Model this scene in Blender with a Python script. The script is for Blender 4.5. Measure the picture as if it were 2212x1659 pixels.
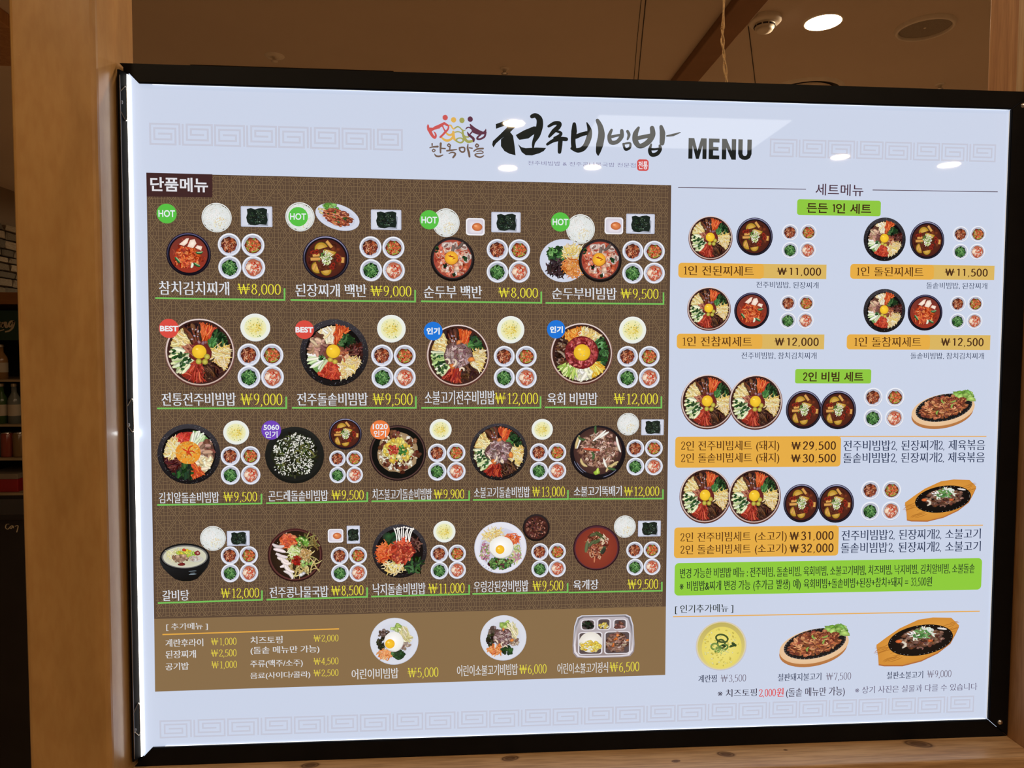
import bpy, bmesh, math, random
from mathutils import Vector, Matrix
random.seed(7)
for o in list(bpy.data.objects):
    bpy.data.objects.remove(o)
scene = bpy.context.scene
COL = scene.collection

# ------------------------------------------------------------------ camera
W, H, F = 2212.0, 1659.0, 1500.0
ZC = 1.45                                   # height of the board centre above the floor
YAW, PITCH, ROLL = (math.radians(a) for a in (-3.923, -2.692, -0.255))
CAM = Vector((-0.1662, -0.9482, 0.0964 + ZC))
ROT = (Matrix.Rotation(YAW, 3, 'Z') @ Matrix.Rotation(PITCH, 3, 'X') @ Matrix.Rotation(ROLL, 3, 'Y'))
RIGHT, FWD, UP = ROT.col[0], ROT.col[1], ROT.col[2]
cam_data = bpy.data.cameras.new('camera')
cam_data.sensor_fit = 'HORIZONTAL'
cam_data.sensor_width = 36.0
cam_data.lens = F / W * 36.0
cam_data.clip_start = 0.02
cam_data.clip_end = 60
cam = bpy.data.objects.new('camera', cam_data)
M = Matrix.Identity(4)
for i in range(3):
    M[i][0], M[i][1], M[i][2], M[i][3] = RIGHT[i], UP[i], -FWD[i], CAM[i]
cam.matrix_world = M
COL.objects.link(cam)
scene.camera = cam

# ------------------------------------------------------------------ world and exposure
world = bpy.data.worlds.new('world')
scene.world = world
world.use_nodes = True
bg = world.node_tree.nodes['Background']
bg.inputs[0].default_value = (0.10, 0.06, 0.032, 1)
bg.inputs[1].default_value = 0.5
scene.view_settings.view_transform = 'Standard'
scene.view_settings.look = 'None'
scene.view_settings.exposure = 0.0
scene.view_settings.gamma = 1.0
scene.view_settings.use_curve_mapping = False
scene.cycles.max_bounces = 7
scene.cycles.diffuse_bounces = 4
scene.cycles.glossy_bounces = 3
scene.cycles.transmission_bounces = 2
scene.cycles.transparent_max_bounces = 2

LAMP_WARM = (1.0, 0.72, 0.45)
HALL_LAMP = 320.0       # radiance of the downlights in the hall behind the board
FRONT_LAMP = 260.0      # radiance of the downlights in front of the board
PANEL_LAMP = 3.0        # radiance of the flat ceiling panel in front of the board
CEIL = 2.75

# ------------------------------------------------------------------ pixel to place
def ray(px, py):
    return (FWD * F + RIGHT * (px - W / 2) - UP * (py - H / 2)).normalized()
def U(px, py, y=0.0):                       # on the plane y = const (parallel to the board)
    d = ray(px, py)
    return CAM + d * ((y - CAM.y) / d.y)
def UC(px, py, z=CEIL):                     # on a horizontal plane
    d = ray(px, py)
    return CAM + d * ((z - CAM.z) / d.z)
def UR(px, py, z=CEIL):                     # mirrored in the board, then on the ceiling
    p = U(px, py); d = ray(px, py); d = Vector((d.x, -d.y, d.z))
    return p + d * ((z - p.z) / d.z)

# ------------------------------------------------------------------ materials
def lin(c):
    r = []
    for v in c[:3]:
        v /= 255.0
        r.append(v / 12.92 if v <= 0.04045 else ((v + 0.055) / 1.055) ** 2.4)
    return tuple(r)
def new_mat(name):
    m = bpy.data.materials.new(name); m.use_nodes = True
    nt = m.node_tree
    return m, nt, nt.nodes['Principled BSDF']
def plain(name, col, rough=0.5, metal=0.0, bump=0.0, bscale=60.0, var=0.12, vscale=8.0, emit=None, spec=0.5):
    m, nt, b = new_mat(name)
    b.inputs['Roughness'].default_value = rough
    b.inputs['Metallic'].default_value = metal
    b.inputs['Specular IOR Level'].default_value = spec
    tc = nt.nodes.new('ShaderNodeTexCoord')
    n = nt.nodes.new('ShaderNodeTexNoise'); n.inputs['Scale'].default_value = vscale
    n.inputs['Detail'].default_value = 4
    nt.links.new(tc.outputs['Object'], n.inputs['Vector'])
    r = nt.nodes.new('ShaderNodeValToRGB')
    r.color_ramp.elements[0].position = 0.3; r.color_ramp.elements[1].position = 0.7
    r.color_ramp.elements[0].color = tuple(v * (1 - var) for v in col[:3]) + (1,)
    r.color_ramp.elements[1].color = tuple(min(1, v * (1 + var)) for v in col[:3]) + (1,)
    nt.links.new(n.outputs['Fac'], r.inputs['Fac'])
    nt.links.new(r.outputs['Color'], b.inputs['Base Color'])
    if bump:
        n2 = nt.nodes.new('ShaderNodeTexNoise'); n2.inputs['Scale'].default_value = bscale
        nt.links.new(tc.outputs['Object'], n2.inputs['Vector'])
        bp = nt.nodes.new('ShaderNodeBump'); bp.inputs['Strength'].default_value = bump
        bp.inputs['Distance'].default_value = 0.002
        nt.links.new(n2.outputs['Fac'], bp.inputs['Height'])
        nt.links.new(bp.outputs['Normal'], b.inputs['Normal'])
    if emit:
        b.inputs['Emission Color'].default_value = tuple(emit[0]) + (1,)
        b.inputs['Emission Strength'].default_value = emit[1]
    return m
def wood(name, c0, c1, axis='Z', scale=1.0, rough=0.45, knots=(), coarse=1.0, dark=None, coat=0.0, grain=0.82):
    m, nt, b = new_mat(name)
    L = nt.links.new
    tc = nt.nodes.new('ShaderNodeTexCoord')
    mp = nt.nodes.new('ShaderNodeMapping')
    s = {'F': (5.5, 5.5, 1.7), 'Z': (9, 9, 0.55), 'X': (0.7, 12, 12), 'Y': (9, 0.7, 9)}[axis]
    mp.inputs['Scale'].default_value = tuple(v * scale for v in s)
    L(tc.outputs['Object'], mp.inputs['Vector'])
    n = nt.nodes.new('ShaderNodeTexNoise'); n.inputs['Scale'].default_value = 3.0 * coarse
    n.inputs['Detail'].default_value = 6; n.inputs['Distortion'].default_value = 1.2
    L(mp.outputs['Vector'], n.inputs['Vector'])
    r = nt.nodes.new('ShaderNodeValToRGB')
    e = r.color_ramp.elements
    e[0].position, e[1].position = 0.32, 0.68
    e[0].color, e[1].color = tuple(c0) + (1,), tuple(c1) + (1,)
    L(n.outputs['Fac'], r.inputs['Fac'])
    out = r.outputs['Color']
    n2 = nt.nodes.new('ShaderNodeTexNoise'); n2.inputs['Scale'].default_value = 26 * coarse
    n2.inputs['Detail'].default_value = 3
    L(mp.outputs['Vector'], n2.inputs['Vector'])
    r2 = nt.nodes.new('ShaderNodeValToRGB')
    r2.color_ramp.elements[0].position, r2.color_ramp.elements[1].position = 0.35, 0.6
    r2.color_ramp.elements[0].color = (grain, grain * .95, grain * .9, 1); r2.color_ramp.elements[1].color = (1, 1, 1, 1)
    L(n2.outputs['Fac'], r2.inputs['Fac'])
    mx = nt.nodes.new('ShaderNodeMix'); mx.data_type = 'RGBA'; mx.blend_type = 'MULTIPLY'
    mx.inputs['Factor'].default_value = 1
    L(out, mx.inputs['A']); L(r2.outputs['Color'], mx.inputs['B'])
    out = mx.outputs['Result']
    dk = dark or (0.10, 0.045, 0.02)
    for (kx, ky, rx, ry, a) in knots:          # knots in the wood, at their own places on the plank (object x, y)
        k = nt.nodes.new('ShaderNodeMapping'); k.vector_type = 'TEXTURE'
        k.inputs['Location'].default_value = (kx, ky, 0)
        k.inputs['Rotation'].default_value = (0, 0, a)
        k.inputs['Scale'].default_value = (rx, ry, 1000)
        L(tc.outputs['Object'], k.inputs['Vector'])
        ln = nt.nodes.new('ShaderNodeVectorMath'); ln.operation = 'LENGTH'
        L(k.outputs['Vector'], ln.inputs[0])
        rr = nt.nodes.new('ShaderNodeValToRGB')
        ce = rr.color_ramp
        ce.elements[0].position = 0.0; ce.elements[0].color = (0.75, 0.75, 0.75, 1)
        ce.elements[1].position = 0.5; ce.elements[1].color = (0, 0, 0, 1)
        for p_, v_ in ((0.2, 0.95), (0.3, 0.55), (0.36, 1.0), (0.42, 0.35)):
            q = ce.elements.new(p_); q.color = (v_, v_, v_, 1)
        sc = nt.nodes.new('ShaderNodeMath'); sc.operation = 'MULTIPLY'; sc.inputs[1].default_value = 0.4
        L(ln.outputs['Value'], sc.inputs[0]); L(sc.outputs[0], rr.inputs['Fac'])
        mk = nt.nodes.new('ShaderNodeMix'); mk.data_type = 'RGBA'
        L(rr.outputs['Color'], mk.inputs['Factor'])
        L(out, mk.inputs['A']); mk.inputs['B'].default_value = tuple(dk) + (1,)
        out = mk.outputs['Result']
    L(out, b.inputs['Base Color'])
    b.inputs['Roughness'].default_value = rough
    b.inputs['Coat Weight'].default_value = coat; b.inputs['Coat Roughness'].default_value = 0.22
    bp = nt.nodes.new('ShaderNodeBump'); bp.inputs['Strength'].default_value = 0.12
    bp.inputs['Distance'].default_value = 0.001
    L(n2.outputs['Fac'], bp.inputs['Height']); L(bp.outputs['Normal'], b.inputs['Normal'])
    return m
def glow(name, col, strength):
    m, nt, b = new_mat(name)
    b.inputs['Base Color'].default_value = (0.8, 0.8, 0.8, 1)
    b.inputs['Emission Color'].default_value = tuple(col) + (1,)
    b.inputs['Emission Strength'].default_value = strength
    return m
# backlit print: what the ink lets through comes from the colour of each printed shape
def print_material(name, sampling):
    m, nt, b = new_mat(name)
    at = nt.nodes.new('ShaderNodeVertexColor'); at.layer_name = 'ink'
    nt.links.new(at.outputs['Color'], b.inputs['Emission Color'])
    b.inputs['Emission Strength'].default_value = 0.95
    sc = nt.nodes.new('ShaderNodeMix'); sc.data_type = 'RGBA'; sc.blend_type = 'MULTIPLY'
    sc.inputs['Factor'].default_value = 1; sc.inputs['B'].default_value = (0.22, 0.22, 0.22, 1)
    nt.links.new(at.outputs['Color'], sc.inputs['A'])
    nt.links.new(sc.outputs['Result'], b.inputs['Base Color'])
    b.inputs['Roughness'].default_value = 0.02
    b.inputs['IOR'].default_value = 1.5
    m.cycles.emission_sampling = sampling
    return m
PRINT = print_material('backlit_print', 'NONE')
SHEET = print_material('backlit_sheet', 'FRONT')

# ------------------------------------------------------------------ objects
def link(o, parent=None):
    COL.objects.link(o)
    if parent is not None:
        o.parent = parent
    return o
def tag(o, label=None, cat=None, group=None, kind=None):
    if label: o['label'] = label
    if cat: o['category'] = cat
    if group: o['group'] = group
    if kind: o['kind'] = kind
    return o
def empty(name, loc=(0, 0, 0)):
    e = bpy.data.objects.new(name, None); e.location = loc; e.empty_display_size = 0.05
    return link(e)
def from_bm(name, bm, mat, parent=None, loc=(0, 0, 0), smooth=False):
    me = bpy.data.meshes.new(name); bmesh.ops.recalc_face_normals(bm, faces=bm.faces)
    bm.to_mesh(me); bm.free()
    if smooth:
        for p in me.polygons: p.use_smooth = True
    me.materials.append(mat)
    o = bpy.data.objects.new(name, me); o.location = loc
    return link(o, parent)
def box_bm(x0, x1, y0, y1, z0, z1, bevel=0.0, seg=2, bm=None):
    bm2 = bmesh.new()
    bmesh.ops.create_cube(bm2, size=1)
    for v in bm2.verts:
        v.co = Vector(((x0 + x1) / 2 + v.co.x * (x1 - x0), (y0 + y1) / 2 + v.co.y * (y1 - y0), (z0 + z1) / 2 + v.co.z * (z1 - z0)))
    if bevel:
        bmesh.ops.bevel(bm2, geom=list(bm2.edges), offset=bevel, segments=seg, affect='EDGES', profile=0.5)
    if bm is None: return bm2
    me = bpy.data.meshes.new('t'); bm2.to_mesh(me); bm2.free(); bm.from_mesh(me); bpy.data.meshes.remove(me)
    return bm
def lathe_bm(prof, n=32, axis='Z'):
    bm = bmesh.new(); rings = []
    for r, z in prof:
        if r < 1e-6:
            rings.append([bm.verts.new((0, 0, z))])
        else:
            rings.append([bm.verts.new((r * math.cos(2 * math.pi * i / n), r * math.sin(2 * math.pi * i / n), z)) for i in range(n)])
    for a, b in zip(rings, rings[1:]):
        for i in range(n):
            j = (i + 1) % n
            if len(a) == 1 and len(b) == 1: continue
            if len(a) == 1: bm.faces.new((a[0], b[i], b[j]))
            elif len(b) == 1: bm.faces.new((a[i], a[j], b[0]))
            else: bm.faces.new((a[i], a[j], b[j], b[i]))
    return bm
def tube_bm(pts, r, n=8, bm=None, closed=False):
    bm = bm or bmesh.new()
    pts = [Vector(p) for p in pts]; rings = []
    N = len(pts)
    for i, p in enumerate(pts):
        if closed: t = pts[(i + 1) % N] - pts[i - 1]
        else: t = pts[min(i + 1, N - 1)] - pts[max(i - 1, 0)]
        t.normalize()
        a = t.cross(Vector((0, 0, 1)) if abs(t.z) < 0.9 else Vector((1, 0, 0))).normalized(); b = t.cross(a)
        rr = r[i] if isinstance(r, (list, tuple)) else r
        rings.append([bm.verts.new(p + (a * math.cos(2 * math.pi * k / n) + b * math.sin(2 * math.pi * k / n)) * rr) for k in range(n)])
    pairs = list(zip(rings, rings[1:])) + ([(rings[-1], rings[0])] if closed else [])
    for a, b in pairs:
        for k in range(n):
            l = (k + 1) % n
            bm.faces.new((a[k], a[l], b[l], b[k]))
    if not closed:
        bm.faces.new(list(reversed(rings[0]))); bm.faces.new(rings[-1])
    return bm
def prism_bm(pts2, y0, y1):                 # outline in x, z extruded along y
    bm = bmesh.new()
    a = [bm.verts.new((x, y0, z)) for x, z in pts2]; b = [bm.verts.new((x, y1, z)) for x, z in pts2]
    bm.faces.new(a); bm.faces.new(list(reversed(b)))
    n = len(pts2)
    for i in range(n):
        j = (i + 1) % n
        bm.faces.new((a[i], b[i], b[j], a[j]))
    return bm

# ================================================================== materials of the place
M_POST = wood('maple_post', (0.43, 0.235, 0.075), (0.54, 0.305, 0.105), 'F', 1.0, 0.42, coarse=0.8, coat=0.6, grain=0.93)
M_POST2 = wood('orange_post', (0.42, 0.20, 0.075), (0.56, 0.30, 0.12), 'Z', 1.4, 0.5)
kn = []
for px, py, rx, ry, a in ((670, 1653, .012, .006, .1), (1102, 1638, .012, .006, .15), (1460, 1644, .006, .003, .1),
                          (1568, 1629, .012, .006, -.2), (1697, 1620, .003, .002, 0), (1984, 1607, .019, .0085, -.25)):
    p = UC(px, py, 0.9855); kn.append((p.x, p.y, rx, ry, a))
M_SILL = wood('pine_ledge', (0.50, 0.29, 0.13), (0.62, 0.40, 0.21), 'X', 1.0, 0.45, knots=kn, coat=0.3, grain=0.7)
M_DARKWOOD = wood('dark_wood', (0.10, 0.05, 0.025), (0.17, 0.09, 0.045), 'X', 0.6, 0.5)
M_BLACK = plain('black_aluminium', (0.004, 0.004, 0.005), 0.55, var=0.2, vscale=30, bump=0.03, bscale=300, spec=0.14)
M_FLAP = plain('black_open_profile', (0.004, 0.0035, 0.005), 0.7, var=0.2, vscale=40, spec=0.1)
M_STEEL = plain('bright_steel', (0.75, 0.74, 0.72), 0.28, 1.0, vscale=80)
M_LED = glow('led_strip_light', (1.0, 0.96, 0.86), 4.5)
M_EDGE = glow('edge_glow', (0.86, 0.93, 1.0), 1.1)
M_CEIL = plain('ceiling_paint', (0.70, 0.60, 0.495), 0.85, var=0.05, vscale=1.2, bump=0.05, bscale=120)
M_BEAM = plain('ceiling_beam_paint', (0.30, 0.17, 0.095), 0.8, var=0.1)
M_WALL = plain('hall_wall_paint', (0.27, 0.21, 0.145), 0.85, var=0.08, vscale=2, bump=0.05)
M_FLOOR = plain('hall_floor_tile', (0.34, 0.23, 0.14), 0.4, var=0.12, vscale=3)
M_FIXT = plain('fixture_white', (0.86, 0.80, 0.70), 0.5, var=0.06, vscale=20)
M_GRILLE = plain('speaker_mesh', (0.34, 0.30, 0.25), 0.7, bump=0.6, bscale=900, var=0.2, vscale=400)
M_DARK = plain('dark_slot', (0.02, 0.015, 0.012), 0.7)
M_HALL_LENS = glow('hall_lamp_lens', LAMP_WARM, HALL_LAMP)
M_FRONT_LENS = glow('front_lamp_lens', (1.0, 0.74, 0.46), FRONT_LAMP)
M_PANEL = glow('ceiling_panel_lens', (1.0, 0.97, 0.90), PANEL_LAMP)
M_TWINE = plain('hemp_twine', (0.62, 0.40, 0.18), 0.8, bump=0.5, bscale=700, var=0.25, vscale=300)

# ================================================================== the hall
def struct(name, bm, mat, loc=(0, 0, 0)):
    o = from_bm(name, bm, mat, None, loc); o['kind'] = 'structure'
    return o
XW0, XW1, YW0, YW1 = -3.6, 4.6, -5.0, 7.0
struct('floor', box_bm(XW0, XW1, YW0, YW1, -0.1, 0), M_FLOOR)
struct('ceiling', box_bm(XW0, XW1, YW0, YW1, CEIL, CEIL + 0.1), M_CEIL)
wall_l = struct('wall_left', box_bm(XW0 - 0.1, XW0, YW0, YW1, 0, CEIL), M_WALL)
struct('wall_right', box_bm(XW1, XW1 + 0.1, YW0, YW1, 0, CEIL), M_WALL)
struct('wall_back', box_bm(XW0, XW1, YW1, YW1 + 0.1, 0, CEIL), M_WALL)
struct('wall_front', box_bm(XW0, XW1, YW0 - 0.1, YW0, 0, CEIL), M_WALL)
# stacked stones on the left wall
stone_mats = [plain('stone_%d' % i, c, 0.9, bump=0.5, bscale=40, var=0.25, vscale=12) for i, c in enumerate(
    ((0.16, 0.14, 0.10), (0.22, 0.19, 0.14), (0.34, 0.29, 0.21), (0.12, 0.11, 0.085)))]
rs = random.Random(3)
row_z = 1.62
stone_meshes = []
for i in range(8):
    bm = box_bm(-0.5, 0.5, -0.5, 0.5, -0.5, 0.5, 0.08, 1)
    for v in bm.verts:
        v.co += Vector((rs.uniform(-.06, .06), rs.uniform(-.06, .06), rs.uniform(-.06, .06)))
    me = bpy.data.meshes.new('stone'); bm.to_mesh(me); bm.free(); me.materials.append(stone_mats[i % 4]); stone_meshes.append(me)
while row_z < 2.47:
    h = rs.uniform(0.045, 0.075); y = 3.7 + rs.uniform(0, .1)
    while y < 5.3:
        l = rs.uniform(0.12, 0.30)
        o = bpy.data.objects.new('stone', rs.choice(stone_meshes)); link(o, wall_l)
        o.location = (XW0 + 0.012 + rs.uniform(0, .012), y + l / 2, row_z + h / 2); o.scale = (0.05, l - 0.012, h - 0.010)
        y += l
    row_z += h
# ceiling beams
tag(from_bm('ceiling_beam', box_bm(0.742, 0.842, 0.3, 6.9, CEIL - 0.035, CEIL, 0.004), M_BEAM),
    'dark brown beam running along the hall ceiling', 'beam')
tag(from_bm('wooden_ceiling_panel', box_bm(-3.55, -1.8, 0.6, 2.08, CEIL - 0.05, CEIL, 0.004), M_POST2),
    'orange wooden panel under the ceiling by the maple post', 'panel')

# ================================================================== posts and ledge around the board
PX0, PXI = -0.7115, -0.6112
tag(from_bm('wooden_post', box_bm(PX0, PXI, -0.06, 0.042, 0, CEIL, 0.006, 3), M_POST, smooth=False),
    'pale maple post standing beside the open black edge of the menu board', 'post')
RXI = 0.6305
rp = tag(empty('wooden_post', (RXI, 0, 0)), 'orange wooden post with a pale batten by the screwed side of the board', 'post')
from_bm('post_body', box_bm(0, 0.11, -0.06, 0.082, 0, CEIL, 0.003), M_POST2, rp)
b0, b1 = U(2188, 100, 0.01), U(2205, 100, -0.002)
from_bm('batten', box_bm(-0.003, 0.0, 0.010, 0.021, 0.99, CEIL), wood('pale_batten', (0.5, 0.33, 0.17), (0.6, 0.42, 0.24), 'Z', 1.2), rp)
ZS = 0.9855
tag(from_bm('wooden_ledge', box_bm(PXI, RXI, -0.06, 0.09, ZS - 0.045, ZS, 0.0025), M_SILL),
    'knotty pine ledge carrying the menu board', 'ledge')
st = struct('wall_counter', box_bm(PXI, RXI, -0.05, 0.08, 0, ZS - 0.045), M_DARKWOOD)

# ================================================================== the menu light box
BX = tag(empty('menu_light_box', (0, 0, ZS)), 'backlit restaurant menu board in a black frame with one side open', 'menu board')
def bpart(name, bm, mat, parent=None, smooth=False):        # bmesh given in board coordinates (z from the board centre)
    bmesh.ops.translate(bm, verts=bm.verts, vec=(0, 0, ZC - ZS))
    return from_bm(name, bm, mat, parent or BX, smooth=smooth)
ZI, ZO, XR, XO, XF = 0.4395, ZC - ZS, 0.6, 0.6295, -0.609
def leaned(bm):                              # the side profile stands open past a right angle, leaning to the post
    for v in bm.verts:
        v.co.x += v.co.y * 0.173; v.co.y *= 0.558
    return bm
def bar(pts, name='frame_bar'):
    bm = prism_bm(pts, -0.007, -0.003)
    bmesh.ops.bevel(bm, geom=[e for e in bm.edges if all(v.co.y < -0.006 for v in e.verts)], offset=0.0012, segments=2, affect='EDGES')
    return bpart(name, bm, M_BLACK)
bar([(XF, ZO - 0.0005), (XO, ZO - 0.0005), (XR, ZI), (XF + 0.0235, ZI)])
bar([(XF, -ZO), (XO - 0.0006, -ZO), (XR - 0.0006, -ZI), (XF + 0.0235, -ZI)])
bar([(XO, ZO - 0.001), (XR, ZI - 0.0005), (XR, -ZI + 0.0006), (XO, -ZO + 0.0006)])
bpart('back_case', box_bm(XF + 0.001, XO - 0.001, 0.0025, 0.03, -ZO, ZO - 0.001), M_BLACK)
# left profile, flipped open toward the room
flap = bpart('open_side_profile', leaned(box_bm(-0.6035, -0.6005, -0.026, 0.0025, -0.453, 0.453, 0.0006, 1)), M_FLAP)
bpart('profile_lip', leaned(box_bm(-0.6006, -0.5998, -0.0262, -0.0252, -0.449, 0.446)), plain('worn_metal_edge', (0.30, 0.29, 0.30), 0.4, 0.8), flap)
for (ya, yb) in ((178, 254), (863, 936), (1530, 1601)):
    za, zb = U(276, ya, -0.02).z - ZC, U(279, yb, -0.02).z - ZC
    zm = (za + zb) / 2; L = (za - zb)
    pts = [(-0.5998, -0.0252, za - .2 * L), (-0.5998, -0.017, za - .07 * L), (-0.5998, -0.0125, za), (-0.5998, -0.0095, za - .02 * L),
           (-0.5998, -0.0078, za - .1 * L), (-0.5998, -0.0078, zb + .1 * L), (-0.5998, -0.0095, zb + .02 * L), (-0.5998, -0.0125, zb),
           (-0.5998, -0.017, zb + .07 * L), (-0.5998, -0.0252, zb + .2 * L)]
    c = bpart('spring_clip', leaned(tube_bm(pts, 0.0006, 6)), M_STEEL, flap)
    sb = lathe_bm([(0, 0.0012), (0.0022, 0.0006), (0.0026, 0)], 12)
    bmesh.ops.rotate(sb, verts=sb.verts, matrix=Matrix.Rotation(math.pi / 2, 3, 'Y'))
    bmesh.ops.translate(sb, verts=sb.verts, vec=(-0.6005, -0.021, zm - 0.012 if ya > 300 else zm))
    bpart('rivet', leaned(sb), plain('rivet_metal', (0.22, 0.22, 0.24), 0.35, 0.9), flap)
bpart('led_strip', box_bm(-0.6004, -0.5990, -0.0052, -0.0003, -0.4515, 0.4505), M_LED)
bpart('edge_light', box_bm(-0.57, 0.598, -0.0028, -0.0010, ZI + 0.0003, ZI + 0.0013), M_EDGE)
bpart('edge_light', box_bm(-0.57, 0.598, -0.0028, -0.0010, -ZI - 0.0013, -ZI - 0.0003), M_EDGE)
bpart('edge_light', box_bm(0.6003, 0.6013, -0.0028, -0.0010, -0.438, 0.438), glow('dim_edge_light', (1.0, 0.86, 0.62), 0.3))
zq = U(300, 935).z - ZC
bpart('led_chip', box_bm(-0.5990, -0.5972, -0.0042, -0.0012, zq - 0.002, zq + 0.002), glow('led_chip_light', (0.92, 0.97, 1.0), 40.0))
for px, py in ((2160, 1560), (2210, 228)):
    p = U(px, py, -0.007)
    sb = lathe_bm([(0, 0.0026), (0.0026, 0.002), (0.0038, 0.0004), (0.0038, 0)], 14)
    bmesh.ops.rotate(sb, verts=sb.verts, matrix=Matrix.Rotation(math.pi / 2, 3, 'X'))
    bmesh.ops.translate(sb, verts=sb.verts, vec=(p.x, -0.007, p.z - ZC))
    bpart('screw', sb, M_STEEL, smooth=True)

# ================================================================== ceiling fittings
def ring_lamp(loc, r, lens_mat, label, group=None):
    t = tag(empty('downlight', loc), label, 'ceiling light', group)
    from_bm('trim_ring', lathe_bm([(r * 1.0, -0.001), (r * 1.02, -0.006), (r * 1.16, -0.004), (r * 1.2, 0)], 40), M_FIXT, t, smooth=True)
    from_bm('lens', lathe_bm([(0, -0.0035), (r * 0.6, -0.0032), (r * 1.01, -0.002)], 40), lens_mat, t)
    return t
p = UC(1778, 46); ring_lamp(p, 0.060, M_HALL_LENS, 'lit round downlight in the hall ceiling between smoke detector and speaker')
G1 = 'added hall downlights, unseen behind the board'
for x, y in ((-0.9, 3.6), (0.3, 3.6), (1.7, 3.6), (2.9, 3.0), (-0.4, 0.55), (1.3, 0.55), (-2.3, 5.2), (0.4, 5.4), (2.4, 5.4)):  # unseen lamps added so the floor bounce lifts the ceiling
    ring_lamp((x, y, CEIL), 0.06, M_HALL_LENS, 'added round downlight in the hall ceiling, out of sight behind the board', G1)
G2 = 'front room downlights mirrored in the menu'
for px, py, r in ((1110, 265, .056), (1097, 362, .058), (1280, 360, .052), (1815, 338, .05), (2050, 355, .06)):
    ring_lamp(UR(px, py), r, M_FRONT_LENS, 'lit round downlight in the front room, mirrored as a white oval in the menu', G2)
for x, y in ((-1.0, -1.05), (0.6, -1.05)):  # lamps added to brighten the front, kept out of the sheet's mirror image
    ring_lamp((x, y, CEIL), .06, M_FRONT_LENS, 'added unseen downlight over the customer side, just in front of the board', 'added downlights right in front of the board')
a, b_ = UR(1262, 310), UR(1290, 243)
x1 = UR(1700, 262).x
lp = tag(empty('ceiling_light_panel', (0, 0, CEIL)), 'flat rectangular ceiling light panel in the front room, mirrored over the title', 'ceiling light')
from_bm('panel_frame', box_bm(0.49, x1 + .02, a.y - .02, b_.y + .02, -0.012, 0), M_FIXT, lp)
from_bm('diffuser', box_bm(0.51, x1, a.y, b_.y, -0.015, -0.0121), M_PANEL, lp)
# smoke detector
p = UC(1652, 40)
t = tag(empty('smoke_detector', p), 'white domed smoke detector on the ceiling beside the downlight', 'smoke detector')
from_bm('base_plate', lathe_bm([(0.058, 0), (0.058, -0.012), (0.050, -0.020), (0, -0.020)], 32), M_FIXT, t, smooth=True)
from_bm('sensor_dome', lathe_bm([(0.036, -0.0201), (0.034, -0.034), (0.030, -0.036), (0.030, -0.040), (0.026, -0.046), (0, -0.050)], 28), M_FIXT, t, smooth=True)
for k in range(10):
    a0 = 2 * math.pi * k / 10
    bm = bmesh.new()
    tube_bm([(0.0355 * math.cos(a0 + q * .12), 0.0355 * math.sin(a0 + q * .12), -0.029) for q in range(-2, 3)], 0.0028, 6, bm)
    from_bm('vent_slot', bm, M_DARK, t)
# speaker
p = UC(1998, 57)
t = tag(empty('ceiling_speaker', p), 'round ceiling speaker with a grey mesh grille and pale rim', 'speaker')
from_bm('rim', lathe_bm([(0.0865, -0.003), (0.087, -0.013), (0.091, -0.016), (0.097, -0.012), (0.1, 0)], 48), M_FIXT, t, smooth=True)
from_bm('grille', lathe_bm([(0, -0.006), (0.05, -0.0055), (0.0865, -0.004)], 48), M_GRILLE, t, smooth=True)
from_bm('badge', lathe_bm([(0, -0.0075), (0.004, -0.007), (0.005, -0.005)], 12), M_FIXT, t)
# round air diffuser
p = UC(1735, 198)
t = tag(empty('air_diffuser', p), 'round stepped air diffuser half hidden behind the top of the board', 'vent')
from_bm('outer_ring', lathe_bm([(0.156, -0.002), (0.158, -0.012), (0.168, -0.008), (0.176, 0)], 48), M_FIXT, t, smooth=True)
from_bm('throat', lathe_bm([(0.157, -0.003), (0.12, -0.0015), (0.0, -0.001)], 48), M_DARK, t)
from_bm('inner_cone', lathe_bm([(0.128, -0.006), (0.125, -0.012), (0.10, -0.010), (0.0, -0.008)], 48), plain('diffuser_cone', (0.75, 0.66, 0.55), 0.35), t, smooth=True)
# sprinklers
for k, (px, py, lab) in enumerate(((593, 121, 'small sprinkler head on a round plate near the air conditioner'),
                                   (1090, 148, 'small bright sprinkler head on the bare middle of the ceiling'),
                                   (2030, 182, 'small sprinkler head on the ceiling below the speaker'))):
    t = tag(empty('sprinkler', UC(px, py)), lab, 'sprinkler')
    r = 0.040 if k == 0 else 0.020
    from_bm('escutcheon', lathe_bm([(0, -0.006), (r * .5, -0.006), (r * .92, -0.003), (r, 0)], 28), M_FIXT, t, smooth=True)
    from_bm('nozzle', lathe_bm([(0.008, -0.0055), (0.007, -0.018), (0.014, -0.020), (0.014, -0.022), (0, -0.023)], 16), M_STEEL if k else M_FIXT, t, smooth=True)
# air conditioner cassette
c = UC(632, 145.5)
t = tag(empty('ceiling_air_conditioner', (c.x, c.y + 0.43, CEIL)), 'square ceiling cassette air conditioner with dark louvre slots', 'air conditioner')
bm = box_bm(-0.405, 0.405, -0.405, 0.405, -0.012, 0, 0.004, 2)
from_bm('casing', bm, M_FIXT, t)
for s in (-1, 1):
    from_bm('louvre', box_bm(-0.32, 0.32, s * 0.35 - 0.03, s * 0.35 + 0.03, -0.016, -0.0115, 0.0015, 1), M_DARK, t)
    from_bm('louvre', box_bm(s * 0.35 - 0.03, s * 0.35 + 0.03, -0.32, 0.32, -0.016, -0.0115, 0.0015, 1), M_DARK, t)
from_bm('intake_grille', box_bm(-0.27, 0.27, -0.27, 0.27, -0.018, -0.0115, 0.003, 1), M_GRILLE, t)
from_bm('shadow_gap', box_bm(-0.425, 0.425, -0.425, 0.425, -0.004, 0.0), M_DARK, t)  # solid dark plate, its colour stands for the shade around the casing
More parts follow.
